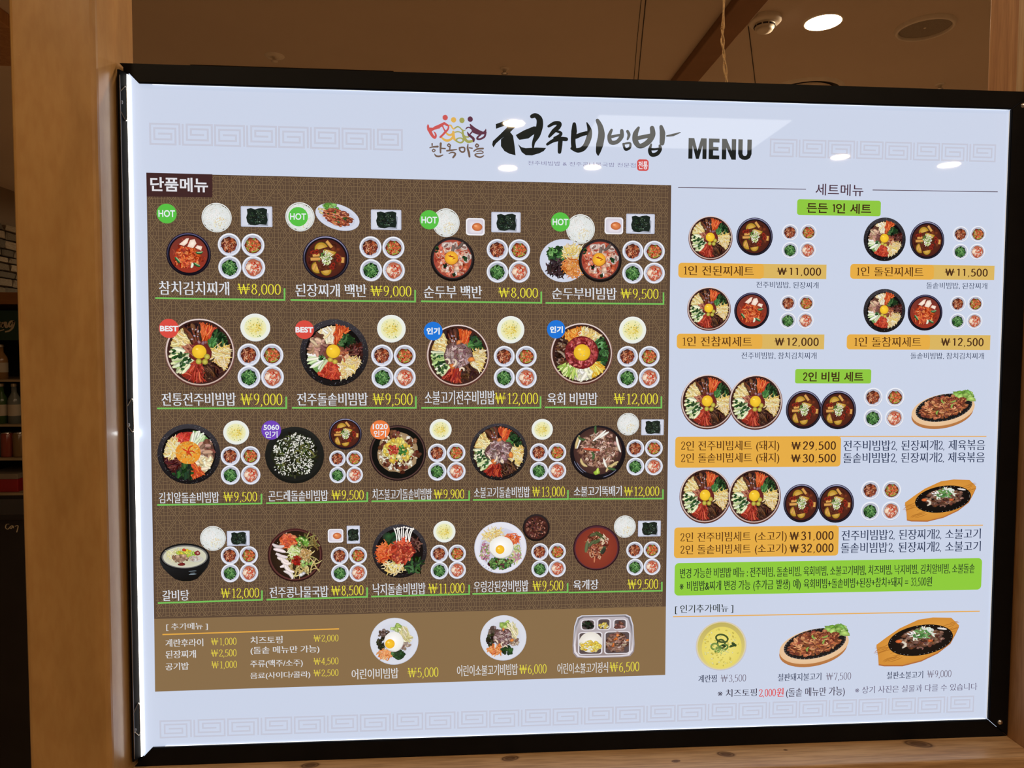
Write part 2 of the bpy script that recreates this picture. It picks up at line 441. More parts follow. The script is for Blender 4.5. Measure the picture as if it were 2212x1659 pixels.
# cables on the ceiling and the twine that holds the board
def ceil_cable(pxs, lab, r=0.0016):
    pts = [UC(a, b, CEIL - r) for a, b in pxs]
    d = (pts[-1] - pts[0]).normalized()
    pts = [pts[0] - d * 0.8] + pts + [pts[-1] + d * 0.7]
    tag(from_bm('ceiling_cable', tube_bm(pts, r, 6), M_DARK), lab, 'cable')
ceil_cable([(1395, 0), (1387, 80), (1379, 165)], 'thin dark cable on the ceiling, farther from the beam of its pair')
ceil_cable([(1385, 0), (1376, 90), (1370, 165)], 'thin dark cable on the ceiling, second of a close pair', 0.0011)
ceil_cable([(1612, 20), (1622, 100), (1632, 185)], 'thin dark cable on the ceiling between beam and smoke detector')
tw = [U(1571, 200, 0.017), U(1566, 150, 0.017), U(1561, 100, 0.018), U(1560, 60, 0.018), U(1563, 0, 0.02)]
top = tw[-1].copy(); top.z = CEIL; top.y = 0.06
mid = (tw[-1] + top) / 2; mid.x += 0.01
t = tag(empty('hanging_twine', tw[0]), 'loose hemp twine hanging from the ceiling behind the top of the board', 'twine')
def spl(pts, n=8):
    out = []
    P_ = [pts[0]] + list(pts) + [pts[-1]]
    for i in range(1, len(P_) - 2):
        for k in range(n):
            u = k / n
            p0, p1, p2, p3 = P_[i - 1], P_[i], P_[i + 1], P_[i + 2]
            out.append(0.5 * ((2 * p1) + (p2 - p0) * u + (2 * p0 - 5 * p1 + 4 * p2 - p3) * u * u + (3 * p1 - p0 - 3 * p2 + p3) * u ** 3))
    out.append(pts[-1]); return out
sp = [q - tw[0] for q in spl(tw + [mid, top], 10)]
from_bm('strand', tube_bm([q + Vector((0.0013 * math.sin(i * .5), 0.0013 * math.cos(i * .5), 0)) for i, q in enumerate(sp)], 0.0013, 7), M_TWINE, t)
from_bm('strand', tube_bm([q + Vector((-0.0013 * math.sin(i * .5) + .001, -0.0013 * math.cos(i * .5), 0)) for i, q in enumerate(sp)], 0.0011, 7), M_TWINE, t)

# ================================================================== drinks cooler seen past the maple post
FY = 3.0
def zf(py): return U(12, py, FY).z
fx0, fx1 = -3.15, -2.42
M_COOL = plain('cooler_black', (0.012, 0.010, 0.010), 0.35, var=0.2)
M_SHELF = plain('shelf_edge', (0.34, 0.25, 0.14), 0.5)
fr = tag(empty('drinks_cooler', (fx0, FY, 0)), 'dark open-front drinks cooler with a green header and wooden top', 'fridge')
def fpart(name, bm, mat, parent=None):
    bmesh.ops.translate(bm, verts=bm.verts, vec=(-fx0, -FY, 0))
    return from_bm(name, bm, mat, parent or fr)
zt, zb = zf(658), 0.0
fpart('top_board', box_bm(fx0 - .03, fx1 + .03, FY - .06, FY + .62, zt, zf(633), 0.003), wood('cooler_top_wood', (0.22, 0.085, 0.02), (0.28, 0.12, 0.03), 'X'))
fpart('side_panel', box_bm(fx0, fx0 + .03, FY, FY + .6, 0, zt), M_COOL)
fpart('side_panel', box_bm(fx1 - .03, fx1, FY, FY + .6, 0, zt), M_COOL)
fpart('back_panel', box_bm(fx0, fx1, FY + .58, FY + .6, 0, zt), M_COOL)
hd = fpart('header_sign', box_bm(fx0 + .03, fx1 - .03, FY - .01, FY + .03, zf(735), zf(671)), plain('green_header', (0.008, 0.035, 0.022), 0.35))
fpart('kick_panel', box_bm(fx0 + .03, fx1 - .03, FY, FY + .58, 0.0, zf(1070)), M_COOL)
M_SCRIPT = plain('script_paint', (0.42, 0.34, 0.22), 0.6)
def sgn(pts, r, parent, y=FY - 0.0115, org=(fx0, FY, 0)):
    q = [U(a, b, y) for a, b in pts]
    q = spl(q, 6)
    bm = bmesh.new(); prev = None
    for i, p in enumerate(q):
        d = (q[min(i + 1, len(q) - 1)] - q[max(i - 1, 0)]).normalized(); n_ = Vector((-d.z, 0, d.x))
        w_ = r * (0.55 + 0.45 * abs(d.z))
        cur = [bm.verts.new((p + n_ * w_) - Vector(org)), bm.verts.new((p - n_ * w_) - Vector(org))]
        if prev: bm.faces.new((prev[0], prev[1], cur[1], cur[0]))
        prev = cur
    from_bm('script_stroke', bm, M_SCRIPT, parent)
sgn([(1, 697), (-4, 696), (-8, 702), (-5, 707), (0, 703), (2, 697), (1, 705), (4, 705)], 0.006, hd)
sgn([(5, 696), (6, 700), (5, 707), (9, 698), (13, 697), (12, 704), (14, 707), (17, 703)], 0.006, hd)
sgn([(30, 694), (24, 694), (19, 701), (21, 706), (26, 703), (30, 694), (28, 706), (21, 714), (11, 717)], 0.006, hd)
sgn([(-6, 716), (2, 714), (9, 712)], 0.004, hd)
CY = 1.6  # black counter added to cover the lit floor with a dark front
bc = tag(empty('added_black_counter', (-2.0, CY, 0)), 'black counter with chalk scribble, added to darken the floor before the drinks cooler', 'counter')
zc_ = U(12, 1078, CY + .25).z
def cpart(name, bm, mat):
    bmesh.ops.translate(bm, verts=bm.verts, vec=(2.0, -CY, 0)); return from_bm(name, bm, mat, bc)
kp = cpart('front_panel', box_bm(-2.6, -1.25, CY, CY + .02, 0, zc_ - .02), M_COOL)
cpart('counter_top', box_bm(-2.62, -1.23, CY - .015, CY + .25, zc_ - .02, zc_, .003), M_COOL)
cpart('side_panel', box_bm(-2.6, -2.57, CY + .02, CY + .24, 0, zc_ - .02), M_COOL); cpart('side_panel', box_bm(-1.28, -1.25, CY + .02, CY + .24, 0, zc_ - .02), M_COOL)
for s_ in ([(20, 1132), (14, 1133), (12, 1140), (17, 1143), (22, 1138)], [(27, 1135), (22, 1138), (24, 1142), (28, 1136), (29, 1141)], [(32, 1137), (39, 1136), (36, 1150)]):
    sgn(s_, 0.0018, kp, CY - 0.0012, (-2.0, CY, 0))
levels = [zf(820), zf(917), zf(990), zf(1070)]
for z in levels[:3]:
    fpart('shelf', box_bm(fx0 + .03, fx1 - .03, FY, FY + .58, z - 0.012, z), M_SHELF)
fpart('shelf', box_bm(fx0 + .03, fx1 - .03, FY, FY + .58, levels[3], levels[3] + 0.012), M_SHELF)
shades = [(0.05, 0.10, 0.03), (0.30, 0.16, 0.06), (0.16, 0.17, 0.15), (0.20, 0.12, 0.05), (0.25, 0.05, 0.03)]
sh_names = ['dark green', 'amber', 'grey', 'brown', 'red']
bm_mats = [plain('bottle_%s' % n.replace(' ', '_'), c, 0.18, var=0.15) for n, c in zip(sh_names, shades)]
M_CAP = plain('bottle_cap', (0.5, 0.42, 0.3), 0.4, 0.6); M_LABEL = plain('bottle_label', (0.45, 0.38, 0.28), 0.6)
rb = random.Random(11)
def bottle(x, z, hgt, k, shelf):
    t = tag(empty('bottle', (x, FY + 0.06, z)), '%s bottle with a pale cap on the %s shelf of the drinks cooler' % (sh_names[k], shelf), 'bottle', 'drinks in the cooler')
    r = 0.032
    from_bm('glass_body', lathe_bm([(0, 0), (r, 0), (r, hgt * .55), (r * .9, hgt * .64), (r * .42, hgt * .78), (r * .38, hgt * .95), (0, hgt * .95)], 18), bm_mats[k], t, smooth=True)
    from_bm('paper_label', lathe_bm([(r * 1.02, hgt * .2), (r * 1.02, hgt * .48)], 18), M_LABEL, t, smooth=True)
    from_bm('cap', lathe_bm([(r * .46, hgt * .93), (r * .46, hgt), (0, hgt)], 14), M_CAP, t)
def can(x, z, hgt, k, shelf):
    t = tag(empty('drink_can', (x, FY + 0.06, z)), '%s drink can with a metal lid on the %s shelf of the drinks cooler' % (sh_names[k], shelf), 'can', 'drinks in the cooler')
    r = 0.031
    from_bm('can_body', lathe_bm([(0, 0), (r * .85, 0), (r, 0.008), (r, hgt - .012), (r * .86, hgt - .003)], 18), bm_mats[k], t, smooth=True)
    from_bm('can_lid', lathe_bm([(r * .87, hgt - .003), (r * .84, hgt), (r * .8, hgt - .003), (0, hgt - .003)], 18), M_STEEL, t)
def bx_at(px): return U(px, 900, FY + 0.06).x
bottle(bx_at(6), levels[0], 0.19, 1, 'top'); bottle(bx_at(-34), levels[0], 0.19, 3, 'top')
bottle(bx_at(4), levels[1], 0.22, 0, 'second'); bottle(bx_at(32), levels[1], 0.22, 2, 'second')
can(bx_at(-12), levels[2], 0.135, 2, 'third'); can(bx_at(14), levels[2], 0.135, 4, 'third'); can(bx_at(40), levels[2], 0.135, 3, 'third')
if True:
    x = bx_at(-40)
    t = tag(empty('drink_carton', (x, FY + 0.03, levels[3] + 0.012)), 'flat red drink carton with a pale flap on the lowest cooler shelf', 'carton')
    from_bm('carton_body', box_bm(0, 0.2, 0, 0.3, 0, 0.07, 0.004), plain('carton_red', (0.30, 0.012, 0.012), 0.5), t)
    from_bm('carton_flap', box_bm(0.004, 0.196, 0.004, 0.296, 0.07, 0.10, 0.003), plain('carton_pale', (0.25, 0.2, 0.14), 0.6), t)

# ================================================================== printed pictures: flat ink shapes, one mesh for each kind
EPS = 1.0e-6
R = random.Random(21)
def jit(c, a=10):
    d = R.gauss(0, a)
    return tuple(max(0, min(255, v + d + R.gauss(0, a * .3))) for v in c)
def mul(c, k):
    return tuple(max(0, min(255, v * k)) for v in c)
class Ink:
    def __init__(s):
        s.v, s.f, s.c, s.n = [], [], [], 0
    def _add(s, pts, cols, faces):
        s.n += 1; y = -s.n * EPS; b = len(s.v)
        s.v += [(p[0], y, p[1]) for p in pts]; s.c += cols
        s.f += [tuple(i + b for i in f) for f in faces]
    def poly(s, pts, col):
        s._add(pts, [col] * len(pts), [tuple(range(len(pts)))])
    def fan(s, cx, cy, pts, cc, ce):
        n = len(pts)
        s._add([(cx, cy)] + list(pts), [cc] + [ce] * n, [(0, i + 1, (i + 1) % n + 1) for i in range(n)])
    def disc(s, cx, cy, rx, ry, cc, ce=None, n=32, rot=0.0):
        ce = ce or cc; co, si = math.cos(rot), math.sin(rot)
        pts = []
        for i in range(n):
            a = 2 * math.pi * i / n; x, y = rx * math.cos(a), ry * math.sin(a)
            pts.append((cx + x * co - y * si, cy + x * si + y * co))
        s.fan(cx, cy, pts, cc, ce)
    def grad(s, cx, cy, rx, ry, top, bot, n=32):            # disc running from one colour above to another below
        pts = [(cx + rx * math.cos(2 * math.pi * i / n), cy + ry * math.sin(2 * math.pi * i / n)) for i in range(n)]
        cols = []
        for p in pts:
            k = (p[1] - cy) / ry * .5 + .5
            cols.append(tuple(bot[q] + (top[q] - bot[q]) * k for q in range(3)))
        cm = tuple((top[q] + bot[q]) / 2 for q in range(3))
        s._add([(cx, cy)] + pts, [cm] + cols, [(0, i + 1, (i + 1) % n + 1) for i in range(n)])
    def blob(s, cx, cy, r, col, sq=1.0, rot=None, n=9, rough=.22, edge=.72):
        rot = R.uniform(0, 6.3) if rot is None else rot; co, si = math.cos(rot), math.sin(rot)
        pts = []
        for i in range(n):
            a = 2 * math.pi * i / n; q = r * R.uniform(1 - rough, 1 + rough); x, y = q * math.cos(a), q * sq * math.sin(a)
            pts.append((cx + x * co - y * si, cy + x * si + y * co))
        s.fan(cx + r * .12 * R.uniform(-1, 1), cy + r * .15, pts, mul(col, 1.1), mul(col, edge))
    def stroke(s, pts, w, col, edge=.7, taper=True):
        n = len(pts); P, C, Fc = [], [], []
        for i, p in enumerate(pts):
            a, b = pts[max(i - 1, 0)], pts[min(i + 1, n - 1)]
            dx, dy = b[0] - a[0], b[1] - a[1]; l = math.hypot(dx, dy) or 1
            k = w * (0.45 if taper and i in (0, n - 1) else 1.0)
            nx, ny = -dy / l * k, dx / l * k
            P += [(p[0] + nx, p[1] + ny), p, (p[0] - nx, p[1] - ny)]
            C += [mul(col, (edge + 1) / 2), mul(col, 1.08), mul(col, edge)]
            if i:
                j = i * 3
                Fc += [(j - 3, j - 2, j + 1, j), (j - 2, j - 1, j + 2, j + 1)]
        s._add(P, C, Fc)
    def strand(s, cx, cy, a, l, w, col, curl=.3, edge=.68):
        k = R.gauss(0, curl); pts = []
        for i in range(5):
            u = i / 4 - .5
            t = a + k * u * 2
            pts.append((cx + l * u * math.cos(t), cy + l * u * math.sin(t)))
        s.stroke(pts, w, col, edge)
    def sector(s, a0, a1, r0, r1, n, l, w, cols, spread=.3, curl=.4, under=None, a=12, cx=0, cy=0):
        a0, a1 = math.radians(a0), math.radians(a1)
        if under is not None:
            m = 10
            pts = [(cx + r1 * math.cos(a0 + (a1 - a0) * i / m), cy + r1 * math.sin(a0 + (a1 - a0) * i / m)) for i in range(m + 1)]
            pts += [(cx + r0 * math.cos(a1 - (a1 - a0) * i / m), cy + r0 * math.sin(a1 - (a1 - a0) * i / m)) for i in range(m + 1)]
            s.poly(pts, under)
        for _ in range(n):
            t = R.uniform(a0, a1); q = math.sqrt(R.uniform(r0 * r0, r1 * r1))
            q = min(q, r1 - l * .42) if r1 - l * .42 > r0 else q
            s.strand(cx + q * math.cos(t), cy + q * math.sin(t), t + R.gauss(0, spread), l * R.uniform(.7, 1.2), w * R.uniform(.8, 1.2), jit(R.choice(cols), a), curl)
    def pile(s, cx, cy, rx, ry, n, l, w, cols, curl=.6, a=12, rot=None, spread=3.2):
        for _ in range(n):
            t = R.uniform(0, 6.283); q = math.sqrt(R.random())
            ang = R.uniform(0, 6.28) if rot is None else rot + R.gauss(0, spread)
            s.strand(cx + q * rx * math.cos(t), cy + q * ry * math.sin(t), ang, l * R.uniform(.6, 1.2), w * R.uniform(.8, 1.2), jit(R.choice(cols), a), curl)
    def blobs(s, cx, cy, rx, ry, n, r, cols, a=12, sq=.75, rough=.3):
        for _ in range(n):
            t = R.uniform(0, 6.283); q = math.sqrt(R.random())
            s.blob(cx + q * rx * math.cos(t), cy + q * ry * math.sin(t), r * R.uniform(.6, 1.3), jit(R.choice(cols), a), sq, None, 7, rough)
    def rrect(s, x0, y0, x1, y1, r, col, ce=None, ry=None):
        ry = ry or r; pts = []
        for cx, cy, a in ((x1 - r, y1 - ry, 0), (x0 + r, y1 - ry, 90), (x0 + r, y0 + ry, 180), (x1 - r, y0 + ry, 270)):
            for k in range(6):
                t = math.radians(a + 18 * k); pts.append((cx + r * math.cos(t), cy + ry * math.sin(t)))
        s.fan((x0 + x1) / 2, (y0 + y1) / 2, pts, col, ce or col)
    def mesh(s, name, mat=None):
        me = bpy.data.meshes.new(name)
        me.from_pydata(s.v, [], s.f)
        at = me.color_attributes.new('ink', 'FLOAT_COLOR', 'POINT')
        buf = []
        for c in s.c:
            buf += list(lin(c)) + [1.0]
        at.data.foreach_set('color', buf)
        me.materials.append(mat or PRINT)
        return me
WHITE = (200, 211, 233)
GR = [(38, 74, 40), (52, 96, 48), (74, 124, 62), (28, 52, 32)]
DKGR = [(22, 38, 26), (34, 60, 34), (52, 92, 48)]
SPR = [(232, 214, 168), (246, 232, 196), (214, 184, 118), (238, 206, 120)]
CAR = [(226, 104, 52), (206, 84, 42), (238, 128, 70), (188, 66, 40)]
REDV = [(178, 62, 44), (150, 46, 38), (200, 84, 58), (122, 36, 32)]
CUC = [(214, 224, 178), (176, 204, 130), (228, 232, 200), (120, 160, 84)]
BRK = [(58, 34, 28), (84, 50, 36), (40, 22, 22), (112, 74, 50)]
EGGW = [(236, 214, 150), (244, 228, 180), (222, 190, 116)]
MEAT = [(142, 112, 112), (170, 144, 148), (120, 88, 84), (186, 160, 158), (96, 70, 68)]
BUL = [(128, 92, 78), (152, 114, 98), (104, 72, 60), (174, 140, 124), (84, 56, 48)]
def bronze(I):
    I.grad(0, -.015, 1.0, 1.0, (150, 118, 110), (84, 48, 40), 48); I.grad(-.005, .012, .975, .975, (222, 208, 206), (196, 170, 160), 48)
    I.disc(0, .012, .935, .935, (56, 34, 30), (60, 34, 30), 48)
def stone(I, inner=.84):
    I.grad(0, 0, 1, 1, (58, 56, 62), (20, 18, 20), 48)
    for _ in range(130):
        a = R.uniform(0, 6.28); q = R.uniform(.86, .985)
        I.disc(q * math.cos(a), q * math.sin(a), .009, .007, jit((104, 102, 108), 30), None, 5)
    I.disc(0, .0, inner, inner, (22, 18, 18), (14, 12, 14), 44)
def white_bowl(I, inner=.86, cin=(205, 210, 228)):
    I.grad(0, 0, 1, 1, (226, 232, 244), (188, 194, 212), 36); I.disc(0, 0, .94, .94, (214, 220, 236), (236, 240, 250), 36); I.grad(0, 0, inner, inner, mul(cin, .86), cin, 36)
def dark_bowl(I, rim=(34, 28, 44), hi=(92, 90, 128)):
    I.grad(0, 0, 1, 1, rim, mul(rim, .5), 44); I.grad(0, .01, .955, .955, hi, mul(rim, .7), 44); I.disc(0, 0, .92, .92, mul(rim, .55), None, 44)
def yolk(I, x, y, r, c=(244, 196, 46)):
    I.disc(x, y - r * .08, r * 1.06, r * 1.0, mul(c, .6), None, 24); I.disc(x, y, r, r, (252, 210, 60), mul(c, .93), 28); I.disc(x - r * .3, y + r * .35, r * .2, r * .13, (254, 224, 110), None, 12)
def rice(I, cx, cy, rx, ry, n, cols=((246, 250, 250), (228, 234, 234), (238, 240, 236), (216, 214, 204))):
    I.disc(cx, cy, rx, ry, (232, 238, 240), (216, 222, 222), 32)
    I.pile(cx, cy, rx * .95, ry * .95, n, .11, .022, cols, .3, 6)

PIC = {}
def pic(name):
    def deco(f):
        I = Ink(); R.seed(hash_name(name)); f(I); PIC[name] = I.mesh('printed_' + name); return f
    return deco
def hash_name(n): return sum((i + 1) * ord(c) for i, c in enumerate(n))
@pic('rice_bowl')
def _(I):
    I.grad(0, 0, 1, 1, (240, 244, 246), (214, 220, 222), 40); I.disc(0, 0, .95, .95, (200, 204, 200), (170, 170, 160), 40)
    rice(I, 0, -.01, .92, .92, 260); I.pile(.25, -.35, .5, .4, 60, .1, .02, ((228, 206, 156), (238, 226, 196)), .3)
    I.pile(-.3, .2, .5, .5, 60, .14, .03, ((253, 253, 250),), .3, 3)
    for a, q in ((60, .9), (48, .92), (110, .92), (250, .9), (300, .9), (215, .93)):
        t = math.radians(a); I.strand(q * math.cos(t), q * math.sin(t), t + 1.57, .14, .025, (96, 84, 62), .2)
@pic('seaweed_plate')
def _(I):
    I.rrect(-1, -1, 1, 1, .07, (206, 210, 228), (190, 196, 216), .1); I.rrect(-.93, -.9, .93, .9, .05, (222, 226, 240), (208, 213, 230), .08)
    I.poly([(-.55, -.82), (.72, -.9), (.76, .3), (.6, .5), (-.5, .6)], (150, 156, 170))
    I.fan(0, -.05, [(-.62, .72), (-.35, .82), (-.1, .7), (.12, .8), (.42, .86), (.68, .72), (.64, .2), (.7, -.3), (.62, -.78), (.2, -.72), (-.1, -.86), (-.42, -.8), (-.6, -.55), (-.66, -.1), (-.58, .3)], (20, 28, 24), (30, 40, 34))
    I.pile(0, 0, .5, .6, 60, .3, .03, ((16, 22, 20), (44, 62, 46), (30, 44, 36), (60, 80, 62)), .8)
    I.blobs(0, 0, .5, .6, 16, .03, ((150, 170, 160), (90, 110, 98)), 10)
@pic('egg_dish')
def _(I):
    I.rrect(-1, -1, 1, 1, .34, (216, 214, 228), (236, 236, 244)); I.rrect(-.86, -.84, .86, .86, .3, (232, 228, 236), (206, 202, 216))
    I.rrect(-.55, -.72, .62, .5, .2, (238, 234, 240), (220, 215, 226))
    I.disc(.32, -.08, .5, .42, (140, 120, 124), (200, 194, 206), 24); I.disc(.2, -.02, .55, .47, (232, 146, 92), (184, 98, 54), 28); I.disc(.05, .1, .2, .12, (246, 184, 138), (234, 150, 98), 16)
@pic('kimchi_stew')
def _(I):
    dark_bowl(I); I.grad(0, 0, .85, .86, (112, 52, 44), (152, 52, 36), 44)
    I.pile(0, -.05, .7, .7, 50, .3, .04, ((150, 60, 42), (134, 46, 34)), .8)
    I.blobs(-.1, -.15, .55, .5, 90, .1, ((196, 74, 40), (214, 96, 52), (172, 52, 32), (224, 122, 70)))
    I.pile(-.1, -.15, .55, .5, 70, .2, .03, ((224, 104, 56), (182, 58, 36), (236, 140, 88)), .8)
    for q in ([(-.42, .45), (-.1, .72), (.03, .74), (-.05, .5), (-.2, .38)], [(-.05, .35), (.08, .66), (.28, .7), (.36, .5), (.2, .28)], [(.3, .3), (.4, .42), (.62, .36), (.56, .18)]):
        cx = sum(a for a, _b in q) / len(q); cy = sum(b for _a, b in q) / len(q)
        I.fan(cx, cy, q, (250, 240, 226), (230, 206, 190))
    for x, y, a in ((.48, .06, .1), (-.5, -.28, -.9), (.35, -.5, -.5)):
        I.strand(x, y, a, .34, .06, (46, 92, 50), .2); I.strand(x + .02, y + .03, a, .28, .025, (150, 190, 140), .2)
    I.strand(.16, -.52, 1.3, .25, .06, (226, 232, 214), .2)
@pic('doenjang_stew')
def _(I):
    dark_bowl(I, (40, 36, 54), (150, 150, 186)); I.disc(0, -.01, .9, .9, (24, 18, 24), None, 44); I.disc(0, -.01, .85, .86, (104, 52, 34), (74, 32, 26), 44)
    I.blobs(0, 0, .7, .7, 50, .12, ((96, 46, 32), (120, 60, 38), (82, 38, 28)), 6)
    for x, y, r, a in ((-.2, .42, .30, .3), (.18, .34, .28, 2.9), (-.36, -.42, .28, 1.9), (.0, -.55, .24, 3.3)):
        for k_, c_ in ((1.0, (104, 98, 34)), (.9, (198, 150, 52)), (.6, (212, 172, 80))):
            I.fan(x, y, [(x + r * k_ * math.cos(a + math.pi * i / 10) , y + r * k_ * math.sin(a + math.pi * i / 10)) for i in range(11)], c_, mul(c_, .92))
    for x, y, a, l in ((.14, .62, -.9, .36), (-.45, -.05, .05, .42), (.72, -.08, 1.5, .25), (-.5, -.4, 1.2, .25), (-.42, .12, 0.1, .3)):
        I.stroke([(x - l / 2 * math.cos(a), y - l / 2 * math.sin(a)), (x + l / 2 * math.cos(a), y + l / 2 * math.sin(a))], .07, (206, 154, 82), .8, False)
    for x, y in ((.5, .1), (.25, -.42), (-.55, .25), (.55, -.08), (-.4, .28), (.3, -.3)):
        I.blob(x, y, .13, (160, 48, 34), .7, None, 12, .1); I.blob(x, y, .06, (92, 36, 26), .7, None, 9, .1)
    I.pile(0.02, 0, .24, .28, 60, .22, .018, ((236, 236, 206), (206, 220, 160), (250, 248, 228), (150, 178, 96)), .9)
    I.blobs(-.05, .0, .3, .3, 14, .03, ((80, 130, 60), (60, 110, 50)))
def ban(name, draw):
    @pic(name)
    def _(I):
        white_bowl(I); draw(I)
def _a(I):
    I.blob(-.05, 0, .68, (96, 52, 42), 1, 0, 16, .08, .7); I.pile(0, -.02, .52, .56, 120, .48, .032, ((170, 80, 52), (140, 58, 40), (196, 110, 74), (104, 46, 36), (208, 150, 116)), .5, 16, 1.2, .8)
def _b(I):
    I.blob(0, -.02, .68, (150, 66, 40), 1, 0, 16, .1, .7); I.blobs(0, -.02, .52, .5, 60, .16, ((220, 110, 66), (196, 78, 46), (232, 146, 96), (168, 60, 40)), 12); I.pile(0, 0, .6, .55, 20, .3, .03, ((120, 148, 70), (216, 96, 62)), .6)
    I.strand(.1, -.55, .25, .5, .06, (150, 170, 70), .1); I.strand(-.45, -.35, -1.0, .4, .06, (140, 160, 66), .1); I.blob(.1, .5, .1, (110, 150, 60))
def _c(I):
    I.blob(0, -.02, .68, (30, 52, 32), 1, 0, 16, .08, .8); I.pile(0, -.02, .52, .54, 110, .5, .032, ((60, 108, 56), (92, 146, 76), (36, 70, 40), (120, 170, 98), (44, 86, 46)), 1.1, 12)
def _d(I):
    I.blob(.02, -.02, .72, (206, 120, 92), 1, 0, 16, .08, .8); I.blobs(.02, -.02, .52, .52, 50, .18, ((240, 206, 186), (226, 134, 104), (204, 84, 60), (246, 222, 206)), 8)
    I.blob(-.32, .05, .36, (244, 216, 194), .8, .9, 12, .15, .9); I.pile(.1, 0, .5, .5, 24, .35, .05, ((196, 66, 46), (216, 96, 70), (238, 180, 150)), .5); I.blobs(-.25, .1, .3, .3, 8, .04, ((190, 70, 50),))
for n_, d_ in (('anchovy_side', _a), ('radish_side', _b), ('greens_side', _c), ('kimchi_side', _d)):
    ban(n_, d_)
@pic('spicy_pork_plate')
def _(I):
    I.disc(0, -.03, 1, .99, (176, 182, 200), (168, 172, 192), 44); I.disc(0, 0, 1, 1, (222, 226, 240), (206, 212, 230), 44); I.disc(0, 0, .8, .78, (226, 228, 240), (196, 202, 222), 44)
    I.blobs(-.35, .55, .3, .3, 24, .16, ((122, 180, 84), (150, 200, 110), (96, 156, 66)))
    for x, y in ((-.82, .15), (-.74, -.08), (-.66, .22)): I.blob(x, y, .12, (222, 206, 150), .9)
    I.blobs(0, -.05, .62, .62, 150, .13, ((178, 96, 66), (150, 70, 50), (206, 124, 84), (122, 56, 42), (196, 108, 72)))
    I.pile(0, -.05, .6, .6, 120, .26, .035, ((190, 104, 70), (140, 62, 46), (220, 146, 104), (104, 48, 38)), .8)
    I.blobs(-.1, .05, .5, .5, 12, .07, ((106, 132, 66), (60, 90, 44)))
@pic('soft_tofu_stew')
def _(I):
    I.grad(0, 0, 1, 1, (40, 34, 36), (12, 10, 12), 44); I.disc(0, .02, .92, .92, (26, 20, 22), (46, 40, 42), 44); I.disc(0, .02, .86, .86, (204, 112, 88), (160, 70, 56), 44)
    I.blobs(0, 0, .72, .74, 170, .12, ((240, 196, 176), (226, 142, 116), (246, 222, 208), (208, 106, 80), (236, 172, 148)), 10)
    I.pile(0, 0, .75, .75, 60, .2, .03, ((196, 84, 60), (226, 130, 100), (150, 60, 48)), .6)
    for x, y, a in ((-.3, .62, .2), (.5, .55, -.5), (.72, .1, 1.2), (.1, .6, 1.2)):
        I.blob(x, y, .2, (246, 222, 214), .7, a, 8, .2); I.blob(x + .02, y, .12, (150, 116, 108), .5, a + .4)
    I.strand(.35, .6, .8, .45, .07, (108, 92, 86), .3); I.strand(.02, .45, 1.4, .4, .07, (120, 104, 98), .3)
    yolk(I, -.05, .06, .3, (240, 160, 50))
    I.strand(-.06, .12, -.25, .28, .03, (176, 66, 30), .2); I.strand(.06, .04, .5, .15, .02, (176, 66, 30), .2); I.strand(-.12, .16, .6, .12, .02, (176, 66, 30), .2)
    for x, y in ((-.7, .4), (-.35, -.25), (.1, -.72), (.55, .0)): I.blobs(x, y, .08, .12, 5, .07, DKGR)
@pic('vegetable_plate')
def _(I):
    I.disc(0, 0, 1, 1, (216, 222, 238), (204, 211, 230), 44); I.disc(0, 0, .74, .74, (222, 227, 240), (208, 214, 232), 44)
    I.blobs(-.25, .32, .36, .34, 60, .13, GR); I.pile(-.25, .32, .4, .35, 40, .25, .035, GR + [(110, 160, 90)], .8)
    I.pile(.38, .38, .4, .38, 110, .4, .022, SPR, .7); I.pile(-.25, -.35, .42, .34, 110, .4, .035, [(46, 34, 40), (30, 22, 28), (74, 56, 60), (58, 40, 40)], .7)
    I.pile(.42, -.32, .42, .42, 110, .4, .026, [(224, 146, 76), (236, 170, 104), (206, 118, 52)], .8)
def bibim_veg(I, k=1.0):
    I.sector(118, 168, .2, .86, 80, .3, .028, EGGW, .5, .4, (196, 160, 92)); I.sector(14, 54, .25, .86, 70, .26, .035, DKGR, .5, .6, (20, 30, 24))
    I.sector(32, 60, .35, .6, 14, .3, .035, [(96, 150, 84), (70, 124, 64)], .4, .5)
    I.sector(60, 92, .25, .84, 80, .34, .022, CAR, .25, .2, (170, 70, 40)); I.sector(92, 122, .2, .86, 30, .3, .07, BRK, .3, .3, (44, 24, 24))
    for a in (97, 106, 115): I.strand(.5 * math.cos(math.radians(a)), .5 * math.sin(math.radians(a)), math.radians(a), .55, .03, (122, 66, 48), .1)
    I.blobs(-.14, .52, .12, .2, 8, .03, [(196, 180, 190)])
    I.sector(-38, 14, .25, .87, 110, .34, .02, SPR, .45, .5, (190, 150, 80)); I.sector(-88, -38, .25, .85, 80, .3, .022, BRK, .5, .5, (54, 32, 28))
    I.sector(-128, -86, .25, .86, 100, .34, .022, REDV, .4, .3, (128, 44, 36))
    I.sector(-188, -130, .28, .84, 20, .44, .062, CUC[:3], .12, .1, (96, 120, 62)); I.sector(-186, -132, .35, .8, 26, .14, .03, [(54, 92, 50), (36, 66, 38)], .5)
@pic('mixed_rice_bowl')
def _(I):
    bronze(I); bibim_veg(I); I.blob(.0, .02, .32, (118, 44, 40), 1, 0, 14, .14, .8); I.pile(-.22, .12, .22, .12, 26, .3, .03, [(150, 72, 56), (118, 48, 40), (186, 122, 100)], .3, 10, -.4, .3)
    I.blobs(.05, .3, .14, .06, 6, .05, [(150, 110, 120)])
    yolk(I, -.02, .03, .2)
    for x, y in ((-.04, -.26), (.14, -.27), (.2, -.12)): I.disc(x, y, .085, .085, (212, 204, 96), (150, 140, 48), 16)
